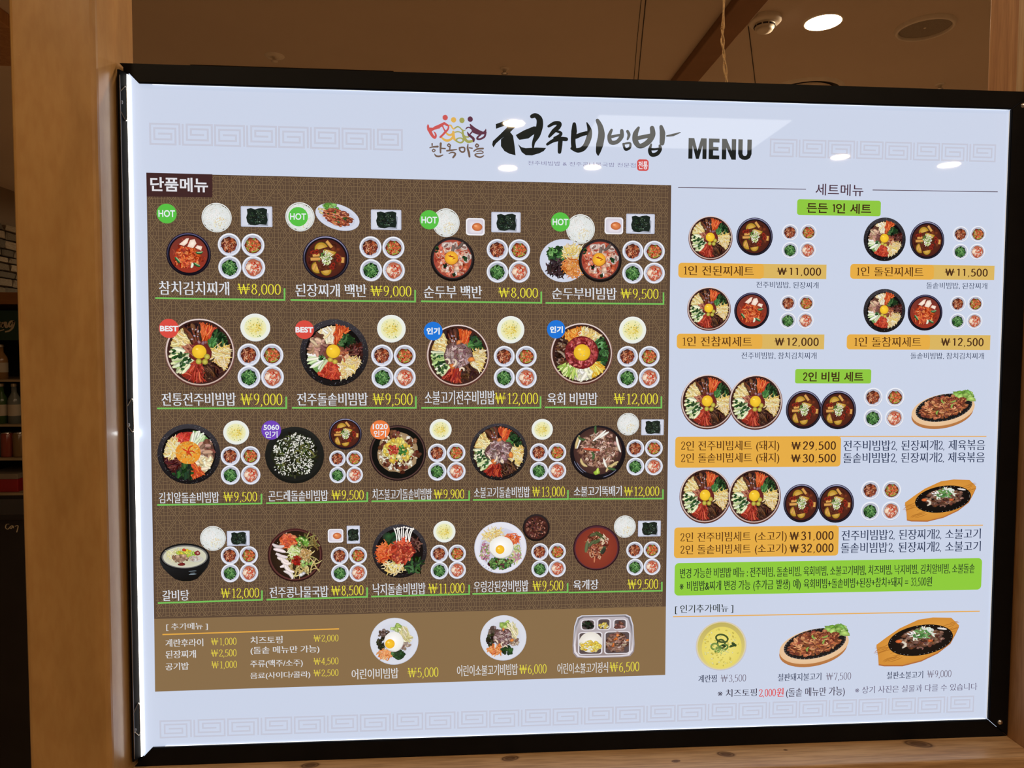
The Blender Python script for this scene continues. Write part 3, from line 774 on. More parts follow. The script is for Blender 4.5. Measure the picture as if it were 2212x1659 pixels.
@pic('stone_pot_rice')
def _(I):
    stone(I); I.sector(85, 130, .2, .8, 90, .26, .03, [(244, 226, 190), (232, 204, 156), (248, 240, 214)], .6, .4, (206, 170, 120)); I.sector(58, 86, .2, .82, 80, .34, .022, CAR, .3, .2, (180, 78, 40))
    I.sector(22, 58, .3, .72, 60, .24, .035, DKGR, .6, .6, (18, 28, 22)); I.sector(-12, 22, .3, .84, 70, .22, .022, [(74, 36, 34), (108, 62, 54), (52, 24, 24)], .6, .5, (46, 24, 22))
    I.sector(-78, -14, .25, .82, 110, .34, .02, SPR, .5, .7, (186, 150, 96)); I.sector(-130, -78, .25, .8, 120, .16, .03, [(196, 70, 48), (170, 52, 40), (212, 92, 62)], 1, .5, (150, 46, 36))
    I.sector(-182, -130, .3, .78, 24, .4, .05, [(226, 236, 206), (206, 224, 178), (240, 244, 228)], .12, .1, (110, 150, 84)); I.sector(-178, -150, .3, .5, 12, .12, .03, GR, .5)
    I.sector(130, 178, .25, .78, 44, .26, .05, [(150, 108, 92), (190, 150, 128), (104, 66, 56), (216, 184, 160)], .6, .5, (80, 50, 42))
    I.blob(0, 0, .3, (150, 84, 62), 1, 0, 12, .2); I.pile(.2, -.05, .2, .16, 24, .2, .03, [(190, 116, 80), (226, 180, 150), (150, 80, 60)], .5)
    yolk(I, -.03, .05, .2); I.disc(-.12, -.2, .08, .07, (226, 206, 96), (160, 140, 50), 14); I.disc(.02, -.26, .08, .07, (226, 206, 96), (160, 140, 50), 14)
def bulgogi_top(I, s=1.0, x=0.0, y=.02):
    I.blob(x, y, .46 * s, (112, 80, 76), .95, 0, 18, .14, .8); I.blobs(x, y, .36 * s, .36 * s, 70, .1 * s, MEAT, 12); I.pile(x, y, .38 * s, .36 * s, 90, .2 * s, .026 * s, MEAT + [(204, 182, 178)], .9)
    I.blob(x + .42 * s, y - .14 * s, .12 * s, (232, 142, 70), .7); I.blob(x - .18 * s, y - .36 * s, .1 * s, (222, 126, 66), .8); I.blob(x + .02 * s, y + .4 * s, .09 * s, (228, 140, 80), .7)
    for q in range(3): I.strand(x + (.12 - q * .2) * s, y + (-.4 + q * .12) * s, q * 1.1, .26 * s, .035 * s, (232, 214, 190), .9)
@pic('beef_rice_bowl')
def _(I):
    bronze(I); bibim_veg(I); bulgogi_top(I)
@pic('beef_stone_pot')
def _(I):
    stone(I, .9); I.disc(0, 0, .88, .88, (70, 46, 34), None, 44); bibim_veg(I); bulgogi_top(I)
@pic('raw_beef_bowl')
def _(I):
    bronze(I); I.sector(90, 140, .3, .86, 80, .36, .024, [(240, 160, 62), (226, 128, 50), (248, 184, 90)], .5, .3, (190, 110, 40)); I.sector(40, 92, .3, .86, 80, .34, .022, SPR, .6, .6, (196, 160, 104))
    I.sector(-28, 40, .4, .86, 80, .26, .04, DKGR + [(90, 140, 84)], .7, .7, (20, 32, 24)); I.sector(-68, -28, .4, .86, 70, .36, .026, [(246, 204, 76), (232, 180, 56), (250, 222, 120)], .3, .2, (206, 158, 50))
    I.sector(-108, -66, .4, .86, 30, .3, .07, [(240, 238, 214), (226, 226, 196), (248, 246, 232)], .6, .4, (190, 196, 160)); I.sector(-152, -108, .4, .86, 40, .42, .036, [(190, 214, 110), (150, 186, 84), (216, 228, 160)], .2, .2, (104, 140, 60))
    I.sector(140, 208, .4, .84, 70, .3, .03, BRK + [(150, 124, 110)], .7, .6, (46, 30, 28))
    I.disc(0, .04, .54, .53, (140, 44, 48), (112, 32, 36), 30); I.blobs(0, .04, .46, .46, 130, .085, [(166, 58, 60), (140, 42, 46), (190, 84, 84), (116, 30, 36)], 8); I.pile(0, .04, .48, .47, 90, .16, .03, [(176, 70, 70), (130, 38, 42), (204, 110, 106)], .8)
    yolk(I, .01, .05, .26, (240, 190, 44)); I.blobs(.02, .03, .12, .12, 14, .018, [(250, 226, 140)])
@pic('clear_soup')
def _(I):
    I.grad(0, 0, 1, 1, (240, 244, 244), (216, 224, 226), 40); I.disc(0, 0, .95, .95, (232, 234, 200), (230, 236, 230), 40); I.disc(0, 0, .74, .74, (236, 224, 134), (230, 232, 190), 36)
    I.pile(.05, -.02, .5, .5, 60, .34, .02, ((244, 232, 150), (236, 212, 110), (250, 244, 196)), 1.0, 6); I.blobs(.1, 0, .3, .3, 8, .06, ((238, 206, 70),), 4); I.blobs(0, 0, .7, .7, 22, .032, ((96, 150, 70), (70, 124, 56)), 8)
@pic('roe_stone_pot')
def _(I):
    stone(I, .85); I.sector(80, 130, .3, .74, 100, .16, .03, [(206, 66, 52), (182, 50, 42), (222, 100, 80)], 1, .5, (160, 44, 38)); I.sector(38, 80, .3, .8, 22, .4, .055, [(222, 236, 206), (196, 222, 170), (238, 244, 226)], .15, .1, (110, 156, 90))
    I.sector(-12, 38, .3, .82, 26, .3, .07, [(170, 126, 108), (132, 92, 78), (200, 160, 140)], .6, .5, (84, 56, 48)); I.sector(-56, -12, .3, .8, 36, .24, .06, [(240, 226, 186), (226, 206, 156), (248, 240, 210)], .7, .4, (190, 164, 110))
    I.sector(-88, -56, .3, .82, 70, .34, .024, CAR, .4, .3, (190, 74, 44)); I.sector(-128, -88, .3, .84, 60, .3, .05, DKGR, .5, .5, (22, 36, 26)); I.sector(-172, -128, .3, .8, 80, .26, .022, [(84, 36, 36), (58, 24, 28), (120, 66, 58)], .6, .5, (50, 24, 26))
    I.sector(130, 188, .3, .78, 100, .32, .02, SPR, .7, .9, (186, 160, 116)); I.disc(-.02, .05, .4, .38, (240, 170, 62), (226, 144, 46), 26); I.blobs(-.02, .05, .36, .34, 110, .035, [(246, 184, 82), (232, 150, 50), (250, 200, 110)], 6)
    for a, l in ((1.3, .4), (.3, .35), (-.7, .25), (2.6, .25)): I.strand(-.03 + .08 * math.cos(a), .08 + .08 * math.sin(a), a, l, .022, (206, 62, 34), .6)
@pic('thistle_rice_pot')
def _(I):
    I.grad(0, 0, 1, 1, (34, 36, 34), (20, 22, 20), 44); I.disc(0, 0, .9, .9, (18, 20, 18), (28, 30, 28), 44)
    I.blob(0, 0, .78, (40, 44, 30), 1, 0, 20, .06, .8); I.pile(0, .02, .72, .74, 90, .3, .04, [(34, 40, 24), (56, 60, 34), (26, 28, 20)], .8)
    for cx, cy, rx, ry, n in ((-.3, .25, .4, .35, 130), (.3, .25, .38, .42, 130), (.3, -.35, .36, .35, 110), (-.3, -.35, .4, .36, 70), (.0, .62, .25, .16, 40), (-.45, 0, .3, .3, 50)):
        I.pile(cx, cy, rx, ry, n, .07, .016, [(236, 236, 226), (214, 216, 206), (246, 246, 240), (190, 192, 176)], .3, 8)
    I.pile(0, 0, .65, .65, 34, .36, .028, [(60, 70, 32), (96, 104, 52), (36, 40, 22)], .9)
@pic('cheese_pot')
def _(I):
    I.grad(0, 0, 1, 1, (52, 36, 36), (28, 16, 18), 44); I.disc(0, 0, .96, .96, (18, 20, 18), (84, 60, 56), 44); I.disc(0, 0, .92, .92, (16, 20, 18), (12, 14, 14), 44)
    I.blob(0, .02, .72, (190, 160, 120), .98, 0, 22, .06, .8); I.blobs(0, .02, .64, .64, 130, .08, [(232, 222, 196), (240, 236, 220), (122, 72, 50), (96, 52, 38), (150, 96, 66)], 10); I.pile(0, .02, .68, .68, 90, .09, .025, [(240, 234, 216), (226, 214, 184)], .3)
    for x, y in ((-.5, .25), (-.1, .66), (.62, .0), (.2, -.6), (-.45, -.35), (.5, .4)): I.blobs(x, y, .16, .12, 10, .08, [(112, 62, 46), (88, 44, 34), (140, 86, 62)])
    I.blobs(0, .05, .46, .44, 110, .1, [(244, 226, 130), (236, 208, 90), (248, 238, 176), (226, 188, 70)], 6); I.blobs(-.16, .1, .15, .17, 40, .06, [(196, 70, 52), (170, 50, 40), (214, 104, 80)]); I.blobs(.16, .1, .16, .18, 50, .04, [(60, 126, 52), (84, 150, 66), (40, 96, 40)]); I.blobs(.1, -.1, .4, .3, 12, .03, [(70, 130, 56), (200, 90, 60)])
@pic('beef_stew_pot')
def _(I):
    I.grad(0, 0, 1, 1, (30, 28, 36), (14, 12, 16), 44); I.disc(0, 0, .95, .95, (22, 20, 24), (20, 18, 24), 44); I.disc(0, .06, .87, .87, (112, 76, 62), (64, 42, 40), 44)
    for a0, q in ((200, .9), (205, .83), (282, .92)):
        I.stroke([(q * math.cos(math.radians(a0 + 5 * k)), q * math.sin(math.radians(a0 + 5 * k))) for k in range(8)], .012, (120, 124, 150), .8)
    I.blobs(.05, .12, .66, .62, 150, .12, [mul(c, 1.12) for c in BUL], 10); I.pile(.05, .12, .66, .6, 190, .18, .022, [mul(c, 1.12) for c in BUL] + [(214, 190, 176)], 1.1)
    for x, y, a, l in ((.05, .62, .7, .6), (.22, .66, .6, .4), (.72, .3, -1.3, .6), (.25, -.38, 1.9, .35), (-.7, .35, 1.2, .4)): I.strand(x, y, a, l, .04, (232, 232, 226), .1, .85)
    I.strand(-.22, .12, -.12, .6, .05, (206, 92, 66), .1)
    for x, y, a, l in ((-.75, .4, 1.3, .5), (.45, -.5, .6, .5), (.55, -.45, .7, .45), (-.55, -.4, -.9, .4)): I.strand(x, y, a, l, .05, (206, 184, 130), .3)
    for x, y in ((-.6, .5), (-.1, .85), (-.15, -.1), (.5, -.6)): I.strand(x, y, R.uniform(0, 3), .3, .045, (70, 100, 60), .3)
    I.blob(-.03, -.72, .12, (170, 206, 70), .8); I.strand(.0, -.66, 1.5, .2, .05, (196, 222, 100), .2)
@pic('rib_soup_bowl')
def _(I):
    I._add([(-1, .28), (-.98, .0), (-.86, -.3), (-.62, -.62), (-.4, -.86), (-.1, -.98), (.2, -.98), (.48, -.86), (.66, -.62), (.88, -.3), (.98, 0), (1, .28)], [(34, 38, 40)] * 2 + [(22, 24, 26)] * 3 + [(12, 14, 14)] * 3 + [(24, 26, 28)] * 4, [tuple(range(12))])
    I.disc(0, .3, .98, .68, (40, 44, 46), (18, 20, 22), 44); I.disc(0, .29, .92, .6, (190, 190, 186), (110, 110, 108), 44); I.disc(0, .28, .86, .545, (190, 190, 150), (206, 206, 186), 44)
    I.pile(-.2, .4, .55, .25, 60, .4, .02, [(226, 220, 170), (206, 206, 140), (240, 232, 196)], .5); I.blobs(0, .5, .3, .14, 30, .08, [(236, 216, 70), (222, 206, 60), (190, 210, 80)]); I.pile(.2, .42, .26, .14, 30, .24, .025, [(170, 206, 90), (150, 190, 70), (236, 220, 90)], .5)
    I.blobs(-.18, .2, .3, .18, 50, .08, [(170, 136, 108), (196, 166, 136), (140, 106, 84)]); I.disc(.45, .16, .3, .16, (216, 216, 214), (190, 190, 180), 20); I.blobs(.38, .2, .2, .12, 20, .06, [(220, 206, 196), (196, 176, 164)])
    I.blob(-.12, -.1, .17, (120, 40, 36), .55, 0); I.blob(.5, .47, .11, (150, 56, 56), 1.1, 0); I.blob(.52, .48, .05, (216, 170, 160), 1, 0); I.blob(-.02, .64, .09, (206, 70, 44), .8)
    for y in (-.45, -.56, -.62): I.strand(.3, y, .06, .3 if y != -.56 else .2, .012, (168, 190, 204), .05)
@pic('sprout_soup_bowl')
def _(I):
    I.grad(0, 0, 1, 1, (70, 34, 34), (34, 14, 16), 44); I.disc(0, 0, .95, .95, (46, 20, 20), (90, 52, 48), 44); I.disc(0, .01, .9, .9, (66, 52, 30), (38, 24, 18), 44)
    I.pile(.2, -.3, .6, .5, 70, .5, .02, [(206, 186, 124), (170, 150, 90), (226, 210, 150)], .5); I.pile(.45, .45, .35, .3, 30, .4, .025, [(120, 110, 60), (150, 140, 80)], .5)
    I.blobs(-.25, .5, .3, .24, 60, .11, [(214, 96, 60), (228, 130, 88), (190, 72, 46), (240, 190, 160)]); I.pile(-.25, .5, .3, .24, 30, .25, .04, [(226, 110, 70), (190, 70, 50)], .6)
    for k in range(8): I.strand(-.62 + .06 * k, .22 - .13 * k + (.1 if k < 2 else 0), -.2 - .08 * k, .46, .065, jit((234, 222, 222), 8), .25, .75)
    I.blobs(.25, .48, .2, .16, 16, .1, [(132, 178, 70), (104, 156, 54), (60, 110, 44)]); I.blobs(.25, .48, .2, .16, 8, .04, [(206, 222, 150)])
    I.pile(-.05, .12, .22, .2, 60, .2, .02, [(206, 222, 150), (170, 196, 104), (232, 238, 196)], .9); I.blobs(.4, .06, .2, .22, 70, .045, [(206, 166, 104), (188, 146, 86), (222, 190, 136)]); I.blobs(.06, -.2, .18, .15, 40, .06, [(180, 54, 40), (150, 40, 32), (204, 84, 60)])
    I.blobs(.4, -.28, .25, .12, 10, .07, [(150, 190, 100), (210, 226, 170)]); I.blobs(.3, -.72, .12, .05, 4, .07, [(222, 226, 226)])
    I.blobs(0, 0, .85, .85, 12, .02, [(230, 226, 210)])
@pic('octopus_stone_pot')
def _(I):
    stone(I, .86); I.blobs(-.3, .4, .2, .28, 24, .15, [(34, 64, 40), (24, 48, 30), (52, 88, 54)]); I.pile(.5, -.5, .3, .3, 40, .3, .04, DKGR, .6); I.pile(.5, .25, .25, .2, 50, .3, .025, [(84, 46, 42), (58, 30, 30), (120, 84, 74)], .6)
    I.pile(-.55, -.05, .25, .38, 110, .3, .024, CAR, .6); I.pile(-.2, -.62, .35, .2, 70, .34, .02, SPR, .7); I.pile(.08, -.02, .4, .38, 110, .3, .045, [(206, 92, 62), (182, 66, 46), (226, 124, 90), (150, 48, 40)], .8)
    I.strand(.15, .2, -.7, .6, .07, (216, 100, 66), .3); I.strand(-.15, .05, .9, .5, .06, (196, 76, 52), .6); I.blobs(.08, -.02, .34, .34, 40, .07, [(214, 104, 74), (170, 58, 46)])
    for k in range(9):
        x = -.12 + .065 * k; I.strand(x, .62, 1.57 - (x - .1) * .9, .56, .022, (242, 238, 232), .15, .85); I.disc(x + .02 * (k - 3), .9 - .02 * abs(k - 4), .035, .03, (250, 246, 240), None, 10)
    for k in range(4): I.strand(.1 + .03 * k, .4, 1.0 + .3 * k, .3, .022, (222, 84, 56), .4)
def sunny(I, x, y, rx, ry, yx, yy, yr):
    I.disc(x, y - .02, rx * 1.03, ry * 1.03, (190, 188, 186), None, 32); I.blob(x, y, rx, (244, 244, 240), ry / rx, 0, 22, .03, .95); I.disc(yx, yy, yr, yr, (248, 202, 54), (236, 178, 40), 26); I.disc(yx - yr * .3, yy + yr * .3, yr * .25, yr * .2, (252, 226, 130), None, 10)
@pic('snail_rice_bowl')
def _(I):
    I.grad(0, 0, 1, 1, (214, 216, 232), (194, 198, 218), 44); I.disc(0, 0, .97, .97, (206, 208, 226), (226, 228, 240), 44); I.disc(0, -.03, .8, .8, (184, 186, 208), (208, 210, 228), 44)
    I.pile(-.25, .45, .4, .25, 90, .34, .02, SPR, .7); I.pile(.45, .3, .26, .26, 70, .24, .025, [(226, 106, 62), (240, 140, 90), (206, 84, 50)], .7); I.pile(-.58, -.1, .2, .36, 70, .2, .022, [(190, 120, 150), (220, 190, 190), (150, 90, 120), (150, 170, 100)], .7)
    I.pile(.55, -.25, .24, .4, 90, .22, .022, [(206, 206, 150), (150, 180, 100), (230, 226, 190), (190, 130, 150)], .7); I.blobs(-.02, -.6, .45, .22, 90, .08, [(50, 92, 46), (74, 120, 58), (36, 64, 38), (104, 140, 74)]); I.pile(-.05, -.6, .45, .2, 30, .16, .03, [(90, 40, 50), (120, 160, 90)], .6)
    sunny(I, .03, .03, .46, .42, -.02, -.07, .17)
    for k in range(5): I.strand(-.75 + .1 * k, -.62 - .06 * k, .8, .05, .012, (120, 124, 150), .1)
@pic('bean_sauce_bowl')
def _(I):
    I.grad(0, 0, 1, 1, (44, 38, 40), (18, 14, 16), 40); I.disc(0, 0, .86, .86, (94, 52, 42), (60, 32, 30), 40); I.blobs(0, 0, .72, .72, 150, .09, [(122, 72, 60), (96, 52, 46), (150, 98, 82), (70, 36, 34), (44, 26, 28)]); I.blobs(0, 0, .7, .7, 30, .06, [(176, 124, 104), (34, 22, 26)])
@pic('spicy_beef_soup')
def _(I):
    I.grad(0, 0, 1, 1, (50, 26, 38), (30, 12, 20), 44); I.disc(0, 0, .95, .95, (40, 18, 24), (84, 44, 54), 44); I.disc(0, -.01, .9, .9, (152, 66, 46), (126, 50, 38), 44)
    I.blobs(0, .1, .4, .5, 60, .12, [(128, 60, 46), (150, 78, 56), (104, 46, 38)]); I.pile(0, .1, .42, .5, 110, .3, .028, [(136, 70, 52), (104, 48, 38), (176, 110, 80), (200, 160, 130)], .8)
    for x, y, a, l in ((-.1, .6, .2, .4), (.15, .55, -.7, .5), (-.2, .22, .7, .4), (-.42, .05, 1.4, .5), (.3, -.1, 1.0, .35), (.05, .3, .6, .4)): I.strand(x, y, a, l, .075, jit((84, 92, 60), 10), .2)
    I.strand(.3, -.15, 1.1, .3, .07, (48, 52, 44), .2); I.pile(.3, .35, .2, .2, 16, .2, .018, [(230, 206, 180)], .7); I.strand(-.08, -.5, 1.5, .3, .03, (206, 130, 96), .2)
def kid(I):
    I.grad(0, 0, 1, 1, (210, 214, 226), (198, 204, 222), 44); I.disc(0, 0, .97, .97, (202, 208, 224), (216, 220, 232), 44); I.disc(0, -.01, .76, .76, (204, 208, 222), (210, 214, 228), 40)
    I.blobs(-.42, .28, .24, .2, 40, .08, [(104, 86, 80), (130, 112, 104), (84, 66, 62)]); I.blobs(-.54, -.08, .18, .26, 50, .07, [(46, 50, 30), (64, 66, 40), (34, 36, 26)]); I.blobs(.1, .54, .2, .14, 14, .11, [(176, 204, 110), (150, 186, 88), (206, 222, 150)])
    I.pile(.42, .22, .2, .34, 50, .4, .035, [(226, 216, 174), (206, 196, 140), (236, 228, 196)], .3, 8, -1.1, .3); I.blobs(.45, -.2, .18, .16, 26, .08, [(190, 168, 150), (150, 120, 104), (216, 196, 180)]); I.pile(-.35, -.52, .3, .2, 60, .3, .03, [(232, 146, 84), (216, 120, 62), (240, 172, 116)], .5); I.blobs(.16, -.55, .24, .16, 44, .09, [(44, 78, 44), (30, 56, 34), (66, 104, 58)])
@pic('child_egg_bowl')
def _(I):
    kid(I); sunny(I, -.02, .0, .4, .42, -.18, -.1, .2)
@pic('child_beef_bowl')
def _(I):
    kid(I); bulgogi_top(I, .9, -.02, .02)
@pic('child_meal_tray')
def _(I):
    def tr(k, c0, c1):
        pts = [(-.72, 1), (.72, 1), (.86, .9), (.95, .5), (1, -.4), (.98, -.75), (.86, -.96), (.6, -1), (-.6, -1), (-.86, -.96), (-.98, -.75), (-1, -.4), (-.95, .5), (-.86, .9)]
        pts = [(x * k, y * k) for x, y in pts]
        I._add(pts, [c0 if y > 0 else c1 for x, y in pts], [tuple(range(len(pts)))])
    tr(1, (206, 208, 222), (150, 140, 146)); tr(.96, (120, 116, 124), (220, 216, 224)); tr(.9, (186, 180, 188), (150, 136, 136))
    for x0, y0, x1, y1 in ((-.74, .3, -.28, .8), (-.22, .3, .22, .84), (.3, .3, .74, .8), (-.82, -.84, -.04, .22), (.02, -.84, .86, .22)):
        I.rrect(x0, y0, x1, y1, .12, (130, 120, 120), (226, 224, 232)); I.rrect(x0 + .04, y0 + .04, x1 - .04, y1 - .04, .1, (54, 44, 46), (92, 80, 82))
    I.blobs(-.5, .55, .16, .17, 30, .06, [(22, 40, 30), (34, 60, 42), (14, 24, 22)]); I.blobs(0, .5, .15, .14, 40, .04, [(240, 216, 110), (246, 238, 200), (230, 196, 80)]); I.blobs(.5, .5, .14, .14, 16, .08, [(196, 156, 140), (160, 112, 98), (120, 78, 70)])
    I.disc(-.42, -.26, .37, .48, (248, 246, 240), (226, 222, 214), 28); I.blobs(-.42, -.45, .32, .26, 60, .07, [(246, 216, 100), (240, 196, 70), (250, 234, 160)]); I.blobs(.42, -.3, .34, .42, 90, .08, BUL, 10); I.pile(.42, -.3, .34, .42, 60, .2, .03, BUL + [(206, 184, 170)], .8); I.blobs(.5, -.3, .3, .35, 7, .07, [(226, 130, 70)])
def rot2(pts, a, sx=1, sy=1):
    c, s = math.cos(a), math.sin(a)
    return [(x * c * sx - y * s * sy, x * s * sx + y * c * sy) for x, y in pts]
@pic('pork_iron_plate')
def _(I):
    a = .42
    I.disc(-.02, -.22, .98, .70, (206, 150, 92), (176, 116, 66), 44, a); I.disc(.0, -.08, 1.0, .70, (240, 214, 180), (226, 190, 150), 44, a)
    I.disc(.02, .02, .90, .60, (60, 60, 62), (34, 34, 36), 44, a); I.disc(.02, .03, .86, .56, (24, 24, 26), None, 44, a)
    for k in range(40):
        t = 2 * math.pi * k / 40; p_ = rot2([(.88 * math.cos(t), .58 * math.sin(t))], a)[0]; I.strand(.02 + p_[0], .02 + p_[1], t + a, .05, .01, (140, 140, 142), .1)
    I.blobs(.62, .55, .26, .2, 40, .13, [(140, 190, 84), (170, 212, 112), (104, 160, 60)])
    for k in range(170):
        t = R.uniform(0, 6.28); q = math.sqrt(R.random()); p_ = rot2([(.74 * q * math.cos(t), .46 * q * math.sin(t))], a)[0]
        I.blob(p_[0], p_[1] + .05, .085, jit(R.choice([(176, 104, 68), (150, 82, 54), (204, 136, 92), (120, 62, 44), (190, 116, 74)]), 10), .75, None, 7, .3)
    for k in range(120):
        t = R.uniform(0, 6.28); q = math.sqrt(R.random()); p_ = rot2([(.72 * q * math.cos(t), .44 * q * math.sin(t))], a)[0]
        I.strand(p_[0], p_[1] + .05, R.uniform(0, 6.3), .2, .028, jit(R.choice([(196, 122, 80), (140, 72, 50), (220, 160, 112), (110, 54, 40)]), 10), .8)
    for x, y in ((-.05, .3), (.25, .1), (.3, .3), (-.2, -.2)): I.strand(x, y, R.uniform(0, 3), .2, .03, (140, 170, 80), .3)
@pic('beef_iron_plate')
def _(I):
    a = .44
    base = [(-1, -.12), (-.95, -.55), (-.93, -.93), (-.8, -.98), (-.35, -1.0), (.1, -.82), (.5, -.5), (.8, -.1), (.92, .3), (1, .62), (.8, .95), (.35, .98), (.0, .9), (-.45, .55), (-.75, .2)]
    I.poly([(x, y - .06) for x, y in base], (176, 110, 60)); I.fan(0, 0, base, (226, 164, 72), (206, 140, 56))
    for k in range(14): I.strand(-.7 + R.uniform(-.2, .3), -.5 + R.uniform(-.3, .3), .5, .4, .012, (186, 120, 44), .2)
    for k in range(8): I.strand(.75 + R.uniform(-.1, .15), .5 + R.uniform(-.2, .3), .5, .25, .012, (186, 120, 44), .2)
    I.disc(.07, .03, .82, .62, (26, 22, 20), (16, 14, 14), 44, a)
    for k in range(46):
        t = 2 * math.pi * k / 46; p_ = rot2([(.78 * math.cos(t), .58 * math.sin(t))], a)[0]; I.disc(.07 + p_[0], .03 + p_[1], .012, .01, (200, 196, 190), None, 5) if R.random() < .6 else None
    for k in range(170):
        t = R.uniform(0, 6.28); q = math.sqrt(R.random()); p_ = rot2([(.56 * q * math.cos(t), .4 * q * math.sin(t))], a)[0]
        I.blob(.08 + p_[0], .12 + p_[1], .07, jit(R.choice(BUL[:3] + [(140, 92, 66), (110, 70, 50)]), 10), .75, None, 7, .3)
    I.pile(.08, .1, .5, .42, 60, .13, .025, BUL + [(90, 54, 40)], .9)
    I.pile(.1, .3, .26, .22, 40, .26, .028, [(226, 232, 222), (110, 160, 90), (70, 124, 64), (240, 244, 236)], .8); I.strand(-.3, -.1, -1.2, .4, .04, (216, 206, 190), .4); I.blob(-.46, .0, .08, (222, 112, 60)); I.blob(.3, 0, .07, (206, 104, 60)); I.strand(.58, .5, -.3, .24, .04, (230, 226, 224), .5)
@pic('steamed_egg_bowl')
def _(I):
    I.grad(0, 0, 1, 1, (206, 200, 196), (190, 190, 206), 44); I.disc(0, 0, .97, .97, (214, 206, 160), (216, 206, 168), 44); I.grad(.0, 0, .92, .94, (190, 176, 96), (222, 210, 130), 44); I.disc(.02, -.07, .78, .84, (236, 226, 130), (226, 212, 104), 44)
    I.blobs(.02, -.07, .72, .76, 110, .035, [(244, 236, 150), (228, 214, 104), (250, 244, 180), (214, 198, 90)], 5)
    def loop(x, y, rx, ry, rot, c, w=.035):
        pts = rot2([(rx * math.cos(2 * math.pi * k / 18), ry * math.sin(2 * math.pi * k / 18)) for k in range(19)], rot); I.stroke([(x + p, y + q) for p, q in pts], w, c, .8, False)
    loop(.02, .3, .24, .15, -.3, (64, 84, 44)); loop(.0, .08, .14, .18, .4, (70, 92, 50)); loop(-.25, -.02, .14, .12, 0, (110, 140, 70)); loop(.1, -.06, .16, .1, .2, (96, 130, 66))
    I.blob(.1, .0, .1, (40, 62, 36), .5); I.strand(.45, .0, .3, .3, .05, (60, 84, 44), .2); I.strand(.5, .05, -.7, .24, .05, (50, 74, 40), .2); I.blobs(-.05, -.15, .22, .14, 20, .05, [(150, 176, 90), (190, 206, 120), (120, 150, 70)])

# ================================================================== the printed sheet
OFF = Vector((0, 0, ZS))
def loc2(px, py, y=0.0):
    p = U(px, py, y); return (p.x, p.z - ZS)
ink = Ink()
zc = ZC - ZS
ink._add([(-0.6, zc - 0.4535), (0.627, zc - 0.4535), (0.627, zc + 0.4535), (-0.6, zc + 0.4535)], [WHITE] * 4, [(0, 1, 2, 3)])
sheet = bpy.data.objects.new('menu_sheet', ink.mesh('menu_sheet', SHEET)); link(sheet, BX)
sheet['label'] = 'glowing pale blue-white printed menu sheet'
def put(name, I_or_mesh, y=0.0, loc=(0, 0), scale=(1, 1), label=None):
    me = I_or_mesh.mesh(name) if isinstance(I_or_mesh, Ink) else I_or_mesh
    o = bpy.data.objects.new(name, me); o.location = (loc[0], y, loc[1]); o.scale = (scale[0], 1, scale[1])
    link(o, sheet)
    if label: o['label'] = label
    return o
Y_PAN, Y_PAT, Y_BOX, Y_PIC, Y_PIC2, Y_BADGE, Y_TXT = -1.2e-4, -1.6e-4, -2.0e-4, -3.2e-4, -1.1e-3, -2.0e-3, -3.4e-4
def quad(name, pts, col, y, label=None):
    I = Ink(); I.poly([loc2(a, b, y) for a, b in pts], col); return put(name, I, y, label=label)
def rbox(name, tl, br, col, y, r=0.006, corners='1111'):
    I = Ink(); x0, z1 = loc2(*tl, y); x1, z0 = loc2(*br, y); pts = []
    for (cx, cz, a), on in zip(((x1, z1, 0), (x0, z1, 90), (x0, z0, 180), (x1, z0, 270)), corners):
        if on == '0': pts.append((cx, cz)); continue
        ox = cx - r if cx == x1 else cx + r; oz = cz - r if cz == z1 else cz + r
        for k in range(6):
            t = math.radians(a + 18 * k); pts.append((ox + r * math.cos(t), oz + r * math.sin(t)))
    I.poly(pts, col); return put(name, I, y)
def line(name, pts, wpx, col, y):
    I = Ink(); q = [loc2(a, b, y) for a, b in pts]; w = wpx * 0.00063 / 2
    for a, b in zip(q, q[1:]):
        dx, dz = b[0] - a[0], b[1] - a[1]; l = math.hypot(dx, dz); nx, nz = -dz / l * w, dx / l * w; ex, ez = dx / l * w, dz / l * w
        I.poly([(a[0] + nx - ex, a[1] + nz - ez), (a[0] - nx - ex, a[1] - nz - ez), (b[0] - nx + ex, b[1] - nz + ez), (b[0] + nx + ex, b[1] + nz + ez)], col)
    return put(name, I, y)

# brown panel and its lattice of diamonds
BROWN, TAN, BAND = (90, 71, 56), (122, 100, 74), (134, 109, 76)
quad('brown_panel', [(316, 374), (1450, 400), (1438.5, 1310), (333, 1337)], BROWN, Y_PAN, 'brown panel of the single dishes')
quad('bronze_band', [(333, 1337), (1438.5, 1310), (1437, 1458), (335, 1494)], BAND, Y_PAN, 'plain bronze band of the extra dishes')
x_l, z_t = loc2(324, 374, Y_PAT); x_r = loc2(1444, 400, Y_PAT)[0]
x_l = loc2(316, 374, Y_PAT)[0] + .0012
z_t = min(loc2(316, 374, Y_PAT)[1], loc2(1450, 400, Y_PAT)[1]) - .0003; z_b = max(loc2(333, 1337, Y_PAT)[1], loc2(1438.5, 1310, Y_PAT)[1])
c0 = loc2(496, 402.6, Y_PAT); dw = (loc2(645.5, 407, Y_PAT)[0] - c0[0]) / 3; dh = dw * 70 / 49.8
segs = []; wide = set()
def clipseg(a, b, test):
    if test(a) and test(b): segs.append((a, b))
